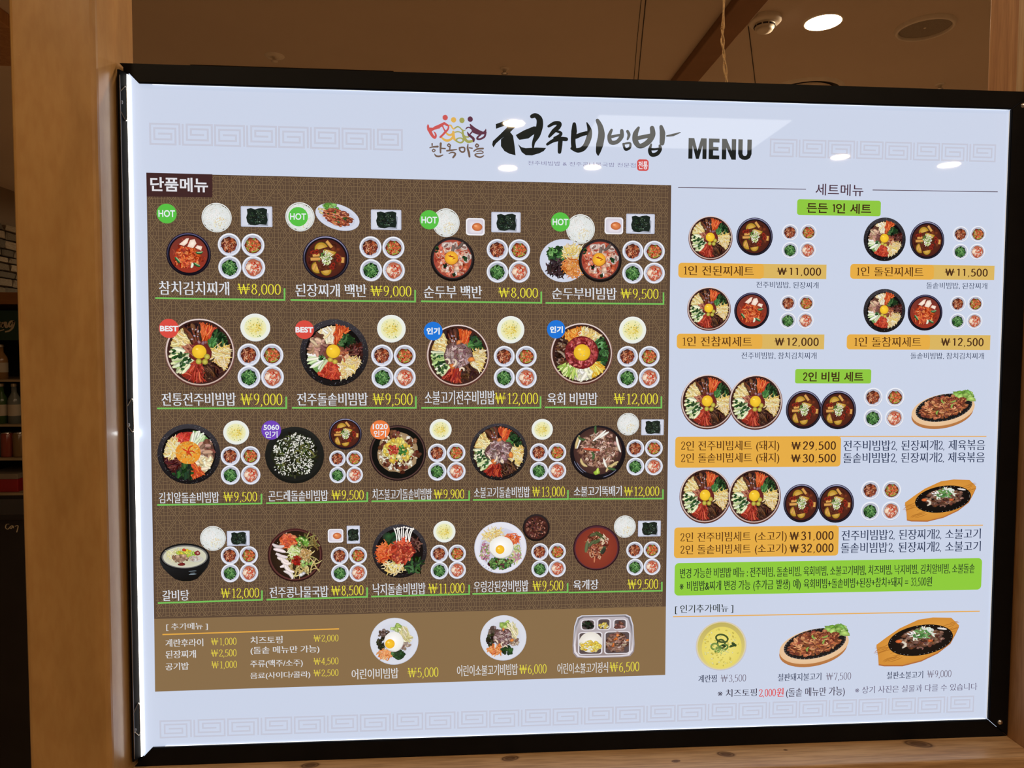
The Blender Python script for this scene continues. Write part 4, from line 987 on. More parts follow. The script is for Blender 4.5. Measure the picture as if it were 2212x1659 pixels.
def cell(cx, cz):
    ins = 0.91
    def inside(p): return abs(p[0] - cx) / (dw / 2) + abs(p[1] - cz) / (dh / 2) <= ins + 1e-6
    hx, hz = dw / 2 * ins, dh / 2 * ins
    for a, b in (((cx - hx, cz), (cx, cz + hz)), ((cx, cz + hz), (cx + hx, cz)), ((cx + hx, cz), (cx, cz - hz)), ((cx, cz - hz), (cx - hx, cz))):
        segs.append((a, b)); wide.add(len(segs) - 1)
    vx, vz = dw * .082, dh * .075
    zz = dh / 2 * (ins - vx / (dw / 2)); xx = dw / 2 * (ins - vz / (dh / 2))
    for s in (-1, 1):
        segs.append(((cx + s * vx, cz - zz), (cx + s * vx, cz + zz))); segs.append(((cx - xx, cz + s * vz), (cx + xx, cz + s * vz)))
    for ox, oz, rr in ((0, dh / 2, (.21, .33)), (0, -dh / 2, (.21, .33)), (dw / 2, 0, (.2, .33)), (-dw / 2, 0, (.2, .33))):
        for k in rr:
            rad = k * dh if oz else k * dw
            prev = None
            for i in range(21):
                base = math.atan2(-oz, -ox); t = base + (i - 10) / 10 * .95
                p = (cx + ox + rad * math.cos(t), cz + oz + rad * math.sin(t) * (1.0))
                if prev: clipseg(prev, p, inside)
                prev = p
n_cols = int((x_r - x_l) / dw) + 3; n_rows = int((z_t - z_b) / dh) + 3
for i in range(-n_cols, n_cols):
    for j in range(-2 * n_rows, 2 * n_rows):
        cx = c0[0] + (i + (0.5 if j % 2 == 0 else 0.0)) * dw; cz = c0[1] + j * dh / 2
        if x_l - dw < cx < x_r + dw and z_b - dh < cz < z_t + dh: cell(cx, cz)
lat = Ink(); w = 0.00062 * 1.25 / 2
V_, F_ = [], []
for i_s, (a, b) in enumerate(segs):
    w = 0.00062 * (1.5 if i_s in wide else 1.1) / 2
    if not all(x_l <= p[0] <= x_r and z_b <= p[1] <= z_t for p in (a, b)):
        # trim to the panel
        (xa, za), (xb, zb_) = a, b; t0, t1 = 0.0, 1.0; dx, dz = xb - xa, zb_ - za; ok = True
        for p_, q_ in ((-dx, xa - x_l), (dx, x_r - xa), (-dz, za - z_b), (dz, z_t - za)):
            if abs(p_) < 1e-12:
                if q_ < 0: ok = False
            else:
                r_ = q_ / p_
                if p_ < 0: t0 = max(t0, r_)
                else: t1 = min(t1, r_)
        if not ok or t0 >= t1: continue
        a, b = (xa + dx * t0, za + dz * t0), (xa + dx * t1, za + dz * t1)
    dx, dz = b[0] - a[0], b[1] - a[1]; l = math.hypot(dx, dz)
    if l < 1e-6: continue
    nx, nz = -dz / l * w, dx / l * w; k = len(V_)
    V_ += [(a[0] + nx, 0, a[1] + nz), (a[0] - nx, 0, a[1] - nz), (b[0] - nx, 0, b[1] - nz), (b[0] + nx, 0, b[1] + nz)]; F_.append((k, k + 1, k + 2, k + 3))
lat.v, lat.f, lat.c = V_, F_, [TAN] * len(V_)
lo = put('lattice_pattern', lat, Y_PAT); lo['kind'] = 'stuff'

# fret bands
def fret(tl, br, n, col=(193, 198, 216)):
    x0, z1 = loc2(*tl, Y_BOX); x1, z0 = loc2(*br, Y_BOX); wu = (x1 - x0) / n; hu = z1 - z0; I = Ink(); t = hu * .05
    for i in range(n):
        path = [(.84, 0), (0, 0), (0, 1), (1, 1), (1, .0), (1, .0)] if i % 2 == 0 else [(0, .84), (0, 0), (1, 0), (1, 1), (.14, 1)]
        if i % 2 == 0:
            path = [(.86, 0), (0, 0), (0, 1), (1, 1), (1, .02)]; inn = [(.86, .0), (.86, .78), (.14, .78), (.14, .24), (.72, .24), (.72, .52), (.3, .52)]
        else:
            path = [(.14, 1), (1, 1), (1, 0), (0, 0), (0, .98)]; inn = [(.14, 1), (.14, .24), (.86, .24), (.86, .78), (.28, .78), (.28, .5), (.7, .5)]
        for pth in (path, inn):
            q = [(x0 + (i + .03 + a * .9) * wu, z0 + b * hu) for a, b in pth]
            for a, b in zip(q, q[1:]):
                dx, dz = b[0] - a[0], b[1] - a[1]; l = math.hypot(dx, dz) or 1; ux, uz = dx / l * t, dz / l * t
                I.poly([(a[0] - ux - uz, a[1] - uz + ux), (a[0] - ux + uz, a[1] - uz - ux), (b[0] + ux + uz, b[1] + uz - ux), (b[0] + ux - uz, b[1] + uz + ux)], col)
    put('fret_band', I, Y_BOX)
fret((322, 267), (873, 324), 8); fret((1663, 301), (2153, 349), 8); fret((344, 1558), (2106, 1536), 26)

# ------------------------------------------------------------------ lettering
GCACHE = {}; RAW = {}; QUEUE = []
LSC = bpy.data.scenes.new('lettering_bench')
LCUR = bpy.data.curves.new('lettering', 'FONT'); LOBJ = bpy.data.objects.new('lettering', LCUR); LSC.collection.objects.link(LOBJ)
WANT = None
def raw_lines(bodies, off, spacing, res):   # every string of one style set as one block of lines, then taken apart again
    c, o = LCUR, LOBJ; c.offset = off; c.space_character = spacing; c.resolution_u = res; c.space_line = 4.0; c.body = chr(10).join(bodies)
    with bpy.context.temp_override(scene=LSC, view_layer=LSC.view_layers[0]):
        dg = bpy.context.evaluated_depsgraph_get(); dg.update()
        me = bpy.data.meshes.new_from_object(o.evaluated_get(dg))
    co = [(v.co.x, v.co.y) for v in me.vertices]; out = [([], [], {}) for _ in bodies]
    for p in me.polygons:
        f = tuple(p.vertices); i = int(round((0.35 - co[f[0]][1]) / 4.0)); V, Fs, mp = out[i]; g = []
        for k in f:
            if k not in mp: mp[k] = len(V); V.append((co[k][0], co[k][1] + 4.0 * i))
            g.append(mp[k])
        Fs.append(tuple(g))
    bpy.data.meshes.remove(me)
    return [(V, Fs) for V, Fs, mp in out]
def glyphs(body, off=0.0, spacing=1.0, smear=0.0, serif=False, res=5):
    key = (body, off, spacing, smear, serif, res)
    if WANT is not None:
        WANT.setdefault((off, spacing, res), {})[body] = 1
        return [(0, 0), (1, 1)], [(0, 1)]
    if key in GCACHE: return GCACHE[key]
    vs, fs = RAW[(off, spacing, res)][body]; vs, fs = list(vs), list(fs)
    if serif:
        cnt = {}
        for f in fs:
            for i in range(len(f)):
                e = tuple(sorted((f[i], f[(i + 1) % len(f)]))); cnt[e] = cnt.get(e, 0) + 1
        nb = {}
        for (a, b), k in cnt.items():
            if k == 1: nb.setdefault(a, []).append(b); nb.setdefault(b, []).append(a)
        for (a, b), k in list(cnt.items()):
            if k != 1: continue
            A, B = vs[a], vs[b]
            if abs(A[1] - B[1]) > .006 or not .025 < abs(A[0] - B[0]) < .13: continue
            if A[0] > B[0]: a, b, A, B = b, a, B, A
            ok = True
            for p, q in ((a, b), (b, a)):
                o2 = [x for x in nb[p] if x != q]
                if not o2 or vs[o2[0]][1] - vs[p][1] > -.10 or abs(vs[o2[0]][0] - vs[p][0]) > .03: ok = False
            if not ok: continue
            k0 = len(vs); vs += [(A[0] - .06, A[1] + .005), (A[0] + .005, A[1] + .035), (B[0], B[1] - .01), (A[0], A[1] - .085)]
            fs.append((k0, k0 + 1, k0 + 2, k0 + 3))
    if smear:
        n = len(vs); vs = [(x - smear / 2, y) for x, y in vs] + [(x + smear / 2, y) for x, y in vs]; fs = fs + [tuple(i + n for i in f) for f in fs]
    GCACHE[key] = (vs, fs)
    return vs, fs
STYLE = {
    'name': dict(off=-0.006, smear=0.036, serif=True, spacing=0.95),
    'myeong': dict(off=-0.008, smear=0.030, serif=True, spacing=0.97),
    'light': dict(off=-0.010, smear=0.018, serif=True, spacing=0.97),
    'sans': dict(off=0.004), 'bold': dict(off=0.022), 'black': dict(off=0.045, spacing=1.04), 'hand': dict(off=0.018, spacing=1.0), 'thin': dict(off=-0.014, smear=0.008),
}
def fit(vs, tl, br, y, ref=None):
    x0, z1 = loc2(*tl, y); x1, z0 = loc2(*br, y)
    ax, bx = min(v[0] for v in vs), max(v[0] for v in vs); ay, by = min(v[1] for v in ref or vs), max(v[1] for v in ref or vs)
    return [(x0 + (v[0] - ax) / (bx - ax) * (x1 - x0), z0 + (v[1] - ay) / (by - ay) * (z1 - z0)) for v in vs]
def compose(body, st):                      # Hangul runs from the font, numerals with their own nib
    import re
    if not st.get('serif') and body[0] != '₩' and not (set(body) & set('0123456789') and st is STYLE['hand']): return glyphs(body, **st)
    if not set(body) & set('0123456789'): return glyphs(body, **st)
    if body[0] == '₩': return numerals(body, .122, .122, True)
    V, Fs, V2, F2, x = [], [], [], [], 0.0
    for run in re.findall(r'[0-9][0-9,]*| +|[^0-9 ]+', body):
        if run[0] == ' ': x += .30 * len(run); continue
        if run[0].isdigit():
            v, f = numerals(run, .10 if st.get('serif') else .12, .05 if st.get('serif') else .12, not st.get('serif')); v = [(a * .86, b * .76) for a, b in v]; side = .03
        else:
            v, f = glyphs(run, **st); side = .06
        ax, bx = min(a for a, b in v), max(a for a, b in v)
        x += side; k = len(V); V += [(a - ax + x, b) for a, b in v]; Fs += [tuple(i + k for i in q) for q in f]; x += bx - ax + side
    return V, Fs
def text(*args, **kw):
    QUEUE.append((args, kw))
def set_text(body, tl, br, col, style='myeong', name='printed_text', y=None):
    y = Y_TXT if y is None else y
    vs, fs = compose(body, STYLE[style]); ref = None
    if set(body) & set('()[]/,'):
        core = core_of(body)
        if core: ref = glyphs(core, **STYLE[style])[0]; vs = [(a, b * (.93 if b < -.09 or b > .84 else 1)) for a, b in vs]
    q = fit(vs, tl, br, y, ref)
    I = Ink(); I._add(q, [col] * len(q), fs)
    if STYLE[style].get('smear'):
        h = len(I.v) // 2; I.v[h:] = [(a, b - 5e-6, c) for a, b, c in I.v[h:]]
    return put(name, I, y)

# serif numerals drawn with a broad nib
def cr(pts, n=7, closed=False):
    out = []; N = len(pts)
    g = (lambda i: pts[i % N]) if closed else (lambda i: pts[max(0, min(N - 1, i))])
    for i in range(N if closed else N - 1):
        for k in range(n):
            u = k / n; p0, p1, p2, p3 = g(i - 1), g(i), g(i + 1), g(i + 2)
            out.append(tuple(.5 * (2 * p1[d] + (p2[d] - p0[d]) * u + (2 * p0[d] - 5 * p1[d] + 4 * p2[d] - p3[d]) * u * u + (3 * p1[d] - p0[d] - 3 * p2[d] + p3[d]) * u ** 3) for d in (0, 1)))
    out.append(g(0) if closed else pts[-1]); return out
DIG = {
    '0': [('c', [(.25, .985), (.40, .80), (.43, .5), (.40, .20), (.25, .015), (.10, .20), (.07, .5), (.10, .80)])],
    '1': [('l', [(.27, .02), (.27, .97)]), ('l', [(.12, .84), (.27, .95)]), ('l', [(.12, .015), (.42, .015)])],
    '2': [('s', [(.08, .74), (.12, .91), (.25, .98), (.38, .9), (.41, .72), (.33, .5), (.18, .26), (.07, .06)]), ('b', [(.07, .045), (.44, .045)]), ('l', [(.44, .045), (.46, .2)])],
    '3': [('s', [(.09, .8), (.16, .94), (.26, .98), (.38, .88), (.38, .68), (.28, .56), (.2, .53)]), ('s', [(.2, .53), (.32, .5), (.42, .36), (.41, .15), (.28, .02), (.15, .03), (.06, .14)])],
    '4': [('l', [(.34, .0), (.34, .98)]), ('l', [(.34, .97), (.04, .28)]), ('b', [(.03, .28), (.47, .28)])],
    '5': [('b', [(.14, .955), (.42, .955)]), ('l', [(.14, .955), (.11, .53)]), ('s', [(.11, .53), (.24, .6), (.38, .52), (.43, .32), (.38, .12), (.24, .015), (.12, .03), (.06, .12)])],
    '6': [('s', [(.40, .93), (.27, .9), (.15, .7), (.09, .42), (.11, .15), (.25, .015), (.39, .12), (.42, .31), (.36, .5), (.25, .56), (.14, .48), (.09, .36)])],
    '7': [('b', [(.07, .95), (.44, .95)]), ('l', [(.43, .95), (.2, .0)]), ('l', [(.07, .95), (.06, .78)])],
    '8': [('c', [(.25, .985), (.36, .9), (.36, .7), (.25, .55), (.14, .66), (.13, .88)]), ('c', [(.25, .55), (.39, .4), (.42, .22), (.25, .015), (.08, .2), (.11, .42)])],
    '9': [('s', [(.10, .07), (.23, .1), (.35, .3), (.41, .58), (.39, .85), (.25, .985), (.11, .88), (.08, .69), (.14, .5), (.25, .44), (.36, .52), (.41, .64)])],
    ',': [('s', [(.10, .07), (.13, .02), (.11, -.08), (.05, -.14)])],
    '₩': [('l', [(.06, .97), (.24, .02)]), ('t', [(.24, .02), (.42, .97)]), ('l', [(.40, .97), (.58, .02)]), ('t', [(.58, .02), (.76, .97)]), ('b', [(-.04, .62), (.88, .62)]), ('b', [(-.04, .47), (.88, .47)]), ('b', [(-.02, .97), (.15, .97)]), ('b', [(.68, .97), (.86, .97)])],
}
ADV = {',': .24, '₩': .95, '1': .48}
def numerals(s, thick=.085, thin=.035, sans=False):
    vs, fs = [], []; x = 0
    for ch in s:
        for kind, pts in DIG[ch]:
            if sans and (ch, pts[0]) in (('1', (.12, .015)), ('2', (.44, .045)), ('7', (.07, .95)), ('₩', (-.02, .97)), ('₩', (.68, .97))) and (ch != '7' or kind == 'l'): continue
            P = cr(pts, 7, kind == 'c') if kind in 'sc' else pts; prev = None
            for i, p in enumerate(P):
                if kind == 'c': a, b = P[i - 1 if i else -2], P[i + 1 if i < len(P) - 1 else 1]
                else: a, b = P[max(0, i - 1)], P[min(len(P) - 1, i + 1)]
                dx, dy = b[0] - a[0], b[1] - a[1]; l = math.hypot(dx, dy) or 1
                wd = thin + (thick - thin) * abs(dy / l) ** 1.5
                if kind == 't': wd = thin * (1 if sans else 1.25)
                if kind == 'b': wd = thin * (.8 if sans else 1.5)
                if ch == '₩' and kind == 'l': wd = thick
                if ch == ',': wd = .12 * (1 - .8 * i / len(P))
                if sans and ch == '₩' and kind == 'b': wd = .06
                nx, ny = -dy / l * wd / 2, dx / l * wd / 2; k = len(vs)
                vs += [(x + p[0] + nx, p[1] + ny), (x + p[0] - nx, p[1] - ny)]
                if prev is not None: fs.append((prev, prev + 1, k + 1, k))
                prev = k
        x += ADV.get(ch, .5) + (.06 if sans else 0)
    return vs, fs
YEL = (226, 218, 62)
def price(body, tl, br, col=YEL, wt=1.0):
    vs, fs = numerals(body, .085 * wt, .036 * wt); q = fit(vs, tl, br, Y_TXT)
    I = Ink(); I._add(q, [col] * len(q), fs); return put('price', I, Y_TXT)

# ------------------------------------------------------------------ placing the pictures
def picture(kind, cx, cy, rx, ry=None, y=Y_PIC, rot=0.0):
    ry = ry or rx
    x0, z = loc2(cx - rx, cy, y); x1, z2 = loc2(cx + rx, cy, y); zt_ = loc2(cx, cy - ry, y)[1]; zb2 = loc2(cx, cy + ry, y)[1]
    o = put('printed_' + kind, PIC[kind], y, ((x0 + x1) / 2, (zt_ + zb2) / 2), ((x1 - x0) / 2, (zt_ - zb2) / 2))
    o.rotation_euler.y = rot
    return o
def rectpic(kind, tl, br, y=Y_PIC):
    return picture(kind, (tl[0] + br[0]) / 2, (tl[1] + br[1]) / 2, (br[0] - tl[0]) / 2, (br[1] - tl[1]) / 2, y)
def sides(p1, p2, p3, p4, r):
    for k, p in zip(('anchovy_side', 'radish_side', 'greens_side', 'kimchi_side'), (p1, p2, p3, p4)): picture(k, p[0], p[1], r)
def badge(cx, cy, r, col, lines):
    I = Ink(); x0, z = loc2(cx - r, cy, Y_BADGE); x1, _ = loc2(cx + r, cy, Y_BADGE); rr = (x1 - x0) / 2
    I.disc((x0 + x1) / 2, z, rr, rr, col, None, 40); put('badge_disc', I, Y_BADGE)
    for body, tl, br, st_ in lines: text(body, tl, br, (226, 234, 240), st_, 'badge_text', Y_BADGE - 1e-4)
LGREEN = (116, 190, 90)
def under(a, b, vt):
    line('green_underline', [a, b, (b[0], vt)], 3.5, LGREEN, Y_BOX - 4e-5)
def item(nm, ntl, nbr, pr, ptl, pbr, ua, ub, vt):
    text(nm, ntl, nbr, (214, 220, 230), 'name', 'dish_name'); price(pr, ptl, pbr); under(ua, ub, vt)

quad('heading_box', [(316, 373), (458.7, 376.5), (458.9, 426.5), (317, 424.5)], (64, 40, 40), Y_BOX)
text('단품메뉴', (324.4, 382.2), (449.7, 415.6), (220, 222, 230), 'bold', 'heading')
# first row
badge(359.9, 460.9, 21.7, (88, 190, 70), [('HOT', (342, 453.5), (378, 469), 'bold')])
picture('rice_bowl', 467.9, 470.1, 32.5, 31.8); rectpic('seaweed_plate', (520.2, 445.7), (588.3, 490.2)); picture('kimchi_stew', 407.4, 549, 48.3, 46.6)
sides((495.3, 528.7), (546.3, 529.5), (496.4, 577.8), (547.9, 577.8), 25)
item('참치김치찌개', (342.9, 606.8), (495.3, 638), '₩8,000', (512.9, 612.8), (606.5, 640), (337.2, 644), (614.6, 648), 624.4)
picture('rice_bowl', 648, 468.5, 31.5); badge(644.2, 467.7, 21, (88, 190, 70), [('HOT', (626.3, 460.3), (661.3, 475.3), 'bold')])
picture('spicy_pork_plate', 729, 468.5, 49, 27, rot=.3); rectpic('seaweed_plate', (801.2, 453), (866.9, 496.4)); picture('doenjang_stew', 704.1, 557.5, 50.4, 48.3)
sides((800.4, 534.4), (849.8, 535.2), (801.5, 583.8), (850.6, 584), 24)
item('된장찌개 백반', (637.7, 612.2), (792.3, 642), '₩9,000', (800.4, 617.1), (888.6, 644), (629.5, 648), (896.7, 651.6), 628)
badge(927.2, 474.4, 20.7, (88, 190, 70), [('HOT', (910.4, 467.5), (944.2, 483), 'bold')])
picture('rice_bowl', 963.4, 481.2, 29.4, 31); rectpic('egg_dish', (1006.4, 471.3), (1047, 508.5)); rectpic('seaweed_plate', (1061.4, 458.2), (1124.6, 502)); picture('soft_tofu_stew', 977.5, 559.9, 47.7, 47.7, Y_PIC2)
sides((1074.5, 539.5), (1121.7, 540), (1074.5, 587.4), (1121.7, 587.4), 23.3)
item('순두부 백반', (915.4, 616), (1041.3, 644.9), '₩8,000', (1076.6, 621.3), (1161.9, 646.5), (911, 650.9), (1169.2, 654), 631.7)
badge(1210.4, 479.1, 20.4, (88, 190, 70), [('HOT', (1193.8, 472), (1227.4, 487), 'bold')])
picture('vegetable_plate', 1216.9, 563, 51, 46.5); picture('rice_bowl', 1254.1, 494.9, 30.9, 32, Y_PIC2); picture('soft_tofu_stew', 1296.4, 563, 46.7, 46.7, Y_PIC2 - .7e-3)
rectpic('egg_dish', (1306, 469.4), (1346.2, 505.9)); rectpic('seaweed_plate', (1352.7, 462.1), (1414.3, 504.8))
sides((1367.2, 542.6), (1413.3, 542.9), (1366.9, 590), (1413.3, 590), 22.8)
item('순두부비빔밥', (1192.5, 620.2), (1332.3, 647.5), '₩9,500', (1340.7, 623.4), (1422.2, 649), (1180.2, 654.3), (1433.2, 656.7), 633.3)
# second row
RED_B, BLU_B = (214, 76, 66), (28, 116, 216)
picture('mixed_rice_bowl', 432, 761.4, 76, 73.9); badge(364.8, 709.3, 21.3, RED_B, [('BEST', (345.3, 703.5), (384.8, 716), 'black')]); picture('clear_soup', 551.5, 707.5, 32.3, 30.1)
sides((537.4, 766.7), (587.5, 767.2), (537.9, 814.7), (588.6, 814.7), 24.7)
item('전통전주비빔밥', (348.5, 848), (509.9, 876.6), '₩9,000', (519.3, 850.2), (609.9, 879), (341.3, 882.2), (618.2, 881.4), 858.7)
picture('stone_pot_rice', 722, 762.2, 73.9, 72.5); badge(657.7, 712, 20.5, RED_B, [('BEST', (638.2, 706.2), (676.6, 718.7), 'black')]); picture('clear_soup', 845.5, 710.1, 30.9, 29.9)
sides((825.5, 768), (874.3, 768.6), (826.3, 815.5), (874.3, 815.5), 23.8)
item('전주돌솥비빔밥', (641.4, 848), (794.8, 876), '₩9,500', (804.9, 849.9), (891.3, 878.5), (632.6, 880.9), (898.3, 880.9), 857.9)
picture('beef_rice_bowl', 989.4, 768.2, 68.4, 67.8); badge(935.7, 715.1, 20.2, BLU_B, [('인기', (921.5, 707.5), (949.9, 722.7), 'black')]); picture('clear_soup', 1103.3, 712.3, 29.5)
sides((1089.4, 770), (1136.7, 770), (1089.4, 816), (1136.7, 816), 22.8)
item('소불고기전주비빔밥', (917.2, 843.4), (1069.1, 873.8), '₩12,000', (1069.1, 848.5), (1162, 876.5), (911.9, 880.9), (1167.6, 880.6), 857.8)
picture('raw_beef_bowl', 1256.2, 764.2, 67.6, 67); badge(1201.3, 711.3, 19.7, BLU_B, [('인기', (1188.1, 704.4), (1215.7, 719.4), 'black')]); picture('clear_soup', 1366.6, 713, 29.2)
sides((1355.7, 770), (1402.5, 770), (1355.7, 816), (1402.5, 816), 22.5)
item('육회 비빔밥', (1182.3, 848), (1291.1, 874.6), '₩12,000', (1326.1, 849.7), (1420.8, 877), (1178.5, 880.1), (1428.6, 880.6), 857.8)
# third row
picture('roe_stone_pot', 408, 980.8, 68.2, 64.9); picture('clear_soup', 510.1, 934.3, 28, 26); sides((497.7, 985.2), (540.9, 984.8), (498.1, 1026.2), (541.5, 1025.8), 21)
item('김치알돌솥비빔밥', (342.8, 1063.5), (473.5, 1086), '₩9,500', (482.4, 1063), (555.5, 1086), (341.5, 1090.9), (564.8, 1087.6), 1068.3)
picture('thistle_rice_pot', 636.3, 983.2, 63.8, 61.4); badge(585.8, 929.2, 21.2, (112, 70, 186), [('5060', (569.2, 917.5), (602.9, 928.7), 'bold'), ('인기', (572.5, 931.4), (599.6, 945.8), 'bold')])
picture('doenjang_stew', 745.8, 937.6, 36, 33.9); sides((729, 990.8), (765.7, 990.8), (729.4, 1026.2), (766.2, 1025.8), 17.8)
item('곤드레돌솥비빔밥', (579.6, 1059.3), (708.8, 1082), '₩9,500', (715.9, 1059.3), (785.7, 1082), (576.5, 1087.1), (793.4, 1082.7), 1064.5)
picture('cheese_pot', 859.1, 978.4, 61.5, 60.3); badge(820.9, 928.5, 20.9, (232, 124, 66), [('1020', (805.1, 915.7), (837.6, 927.3), 'bold'), ('인기', (807.3, 930), (833.9, 943.6), 'bold')])
picture('clear_soup', 951.7, 927.9, 23.9, 22.9); sides((944.2, 978.4), (985.4, 977.8), (944.5, 1018.4), (985.7, 1018.1), 20)
item('치즈불고기돌솥비빔밥', (804.5, 1056), (933, 1079), '₩9,900', (936.9, 1057.5), (1002.9, 1080), (804.2, 1082.9), (1013.5, 1079.9), 1061.7)
picture('beef_stone_pot', 1077.1, 976, 62, 61.5); picture('clear_soup', 1171.3, 927.6, 23, 22.5); sides((1164.1, 977.2), (1203.5, 976.9), (1164.4, 1017.2), (1203.5, 1017.2), 19.6)
item('소불고기돌솥비빔밥', (1023.8, 1052), (1144.4, 1074.2), '₩13,000', (1149.5, 1051.5), (1220.1, 1075.5), (1023.2, 1079.9), (1226.8, 1078.1), 1060.2)
picture('beef_stew_pot', 1291.3, 977.8, 60, 58.8); picture('rice_bowl', 1357, 916.3, 23.6, 24.2); rectpic('seaweed_plate', (1385.2, 906), (1433.9, 940)); sides((1372.5, 968.7), (1412.5, 968.1), (1372.5, 1007.8), (1412.5, 1007.5), 19.3)
item('소불고기뚝배기', (1239.8, 1050), (1342.8, 1071.4), '₩12,000', (1347.9, 1051.5), (1424, 1074), (1231.5, 1077.8), (1432.1, 1076.9), 1058.7)
# fourth row
picture('rib_soup_bowl', 399.3, 1214.8, 54.3, 41.8); picture('rice_bowl', 460, 1163.1, 27.7, 26.8); rectpic('seaweed_plate', (490.1, 1146.7), (539.3, 1179)); sides((496.8, 1200.1), (537.3, 1199.7), (497.4, 1238), (537.8, 1237.3), 20)
item('갈비탕', (350.3, 1275), (408.6, 1297), '₩12,000', (476.8, 1271.5), (559.9, 1293.5), (342.8, 1302.7), (565.9, 1295.6), 1277.2)
picture('sprout_soup_bowl', 637.5, 1199, 59.4, 57.6); rectpic('egg_dish', (708.1, 1142.7), (741.6, 1172))
o = picture('seaweed_plate', (749.3 + 777) / 2, (1135 + 1174.8) / 2, 19.9, 13.85); o.rotation_euler.y = math.pi / 2
sides((733.8, 1200.5), (773.5, 1199.7), (734.5, 1238), (773.7, 1237.3), 19.3)
item('전주콩나물국밥', (581.9, 1267.3), (709.5, 1289.5), '₩8,500', (715.4, 1265.5), (785.2, 1288.5), (577.4, 1295.4), (793, 1289.4), 1270.5)
picture('octopus_stone_pot', 863.3, 1190.6, 59, 57.9); picture('clear_soup', 959.9, 1148.5, 24, 23.3); sides((949, 1196), (987.5, 1195.4), (949.3, 1232.7), (987.5, 1231.4), 19)
item('낙지돌솥비빔밥', (804.5, 1260.5), (919.3, 1284), '₩11,000', (925.4, 1260.8), (1003.5, 1284), (803.6, 1288.7), (1013.5, 1283.2), 1265)
picture('snail_rice_bowl', 1081.1, 1183, 56.6, 55.7); picture('bean_sauce_bowl', 1158.3, 1139.7, 29.4, 29.4, Y_PIC2); sides((1166.2, 1192.1), (1203.8, 1191.8), (1166.5, 1229), (1203.8, 1228.1), 18.6)
item('우렁강된장비빔밥', (1023.2, 1255), (1141.4, 1277.5), '₩9,500', (1150.4, 1255), (1216.5, 1278.5), (1022.3, 1282.9), (1226.2, 1279), 1261.4)
picture('spicy_beef_soup', 1288.3, 1183.3, 50.3, 49); picture('rice_bowl', 1349.8, 1137.6, 23.6, 24); rectpic('seaweed_plate', (1378.2, 1124.8), (1427.3, 1158.8)); sides((1371, 1188.4), (1408.2, 1187.8), (1371.6, 1225.1), (1408.5, 1224.2), 18.2)
item('육개장', (1238.3, 1252.5), (1292.8, 1273), '₩9,500', (1355.8, 1252), (1421.5, 1275), (1230.5, 1279.9), (1429.7, 1276), 1258.4)
# bronze band
PALE = (214, 216, 220)
text('[ 추가메뉴 ]', (358.9, 1346.4), (448.9, 1358.9), PALE, 'myeong', 'heading'); line('gold_rule', [(352.2, 1370.7), (731.1, 1358.5)], 2.6, (228, 170, 72), Y_BOX - 4e-5)
for b_, tl, br in (('계란후라이', (357, 1381), (439.2, 1395.7)), ('된장찌개', (357.4, 1405.5), (423.3, 1421)), ('공기밥', (357, 1432), (408, 1446.7)), ('치즈토핑', (541, 1375), (610.5, 1389.5)),
                   ('(돌솥 메뉴만 가능)', (541, 1397), (690.1, 1408.9)), ('주류(맥주/소주)', (540.4, 1426.2), (654.2, 1438.5)), ('음료(사이다/콜라)', (540.4, 1452.6), (670.4, 1463))):
    text(b_, tl, br, PALE, 'name', 'extra_name')
for b_, tl, br in (('₩1,000', (455.6, 1378.5), (510.9, 1395)), ('₩2,500', (455.6, 1403.5), (510.9, 1420)), ('₩1,000', (456.6, 1428.6), (511.9, 1445)), ('₩2,000', (677.3, 1372), (731.1, 1387.5)), ('₩4,500', (677.3, 1421.5), (731.1, 1437)), ('₩2,500', (677.3, 1447), (731.1, 1462))):
    price(b_, tl, br, (222, 204, 74))
picture('child_egg_bowl', 851.6, 1385.3, 52.2, 50.6); picture('child_beef_bowl', 1087.3, 1378, 50, 49); picture('child_meal_tray', 1304, 1374.6, 67.2, 46.2)
for b_, tl, br in (('어린이비빔밥', (759.5, 1445.3), (860.8, 1465)), ('어린이소불고기비빔밥', (987.3, 1437.2), (1118.7, 1457.5)), ('어린이소불고기정식', (1204.1, 1432.7), (1313.3, 1453))): text(b_, tl, br, PALE, 'name', 'dish_name')
for b_, tl, br in (('₩5,000', (880.7, 1443), (946.8, 1465)), ('₩6,000', (1121.8, 1436), (1180.4, 1457.5)), ('₩6,500', (1317.1, 1431), (1380.7, 1453))): price(b_, tl, br, (226, 216, 70))

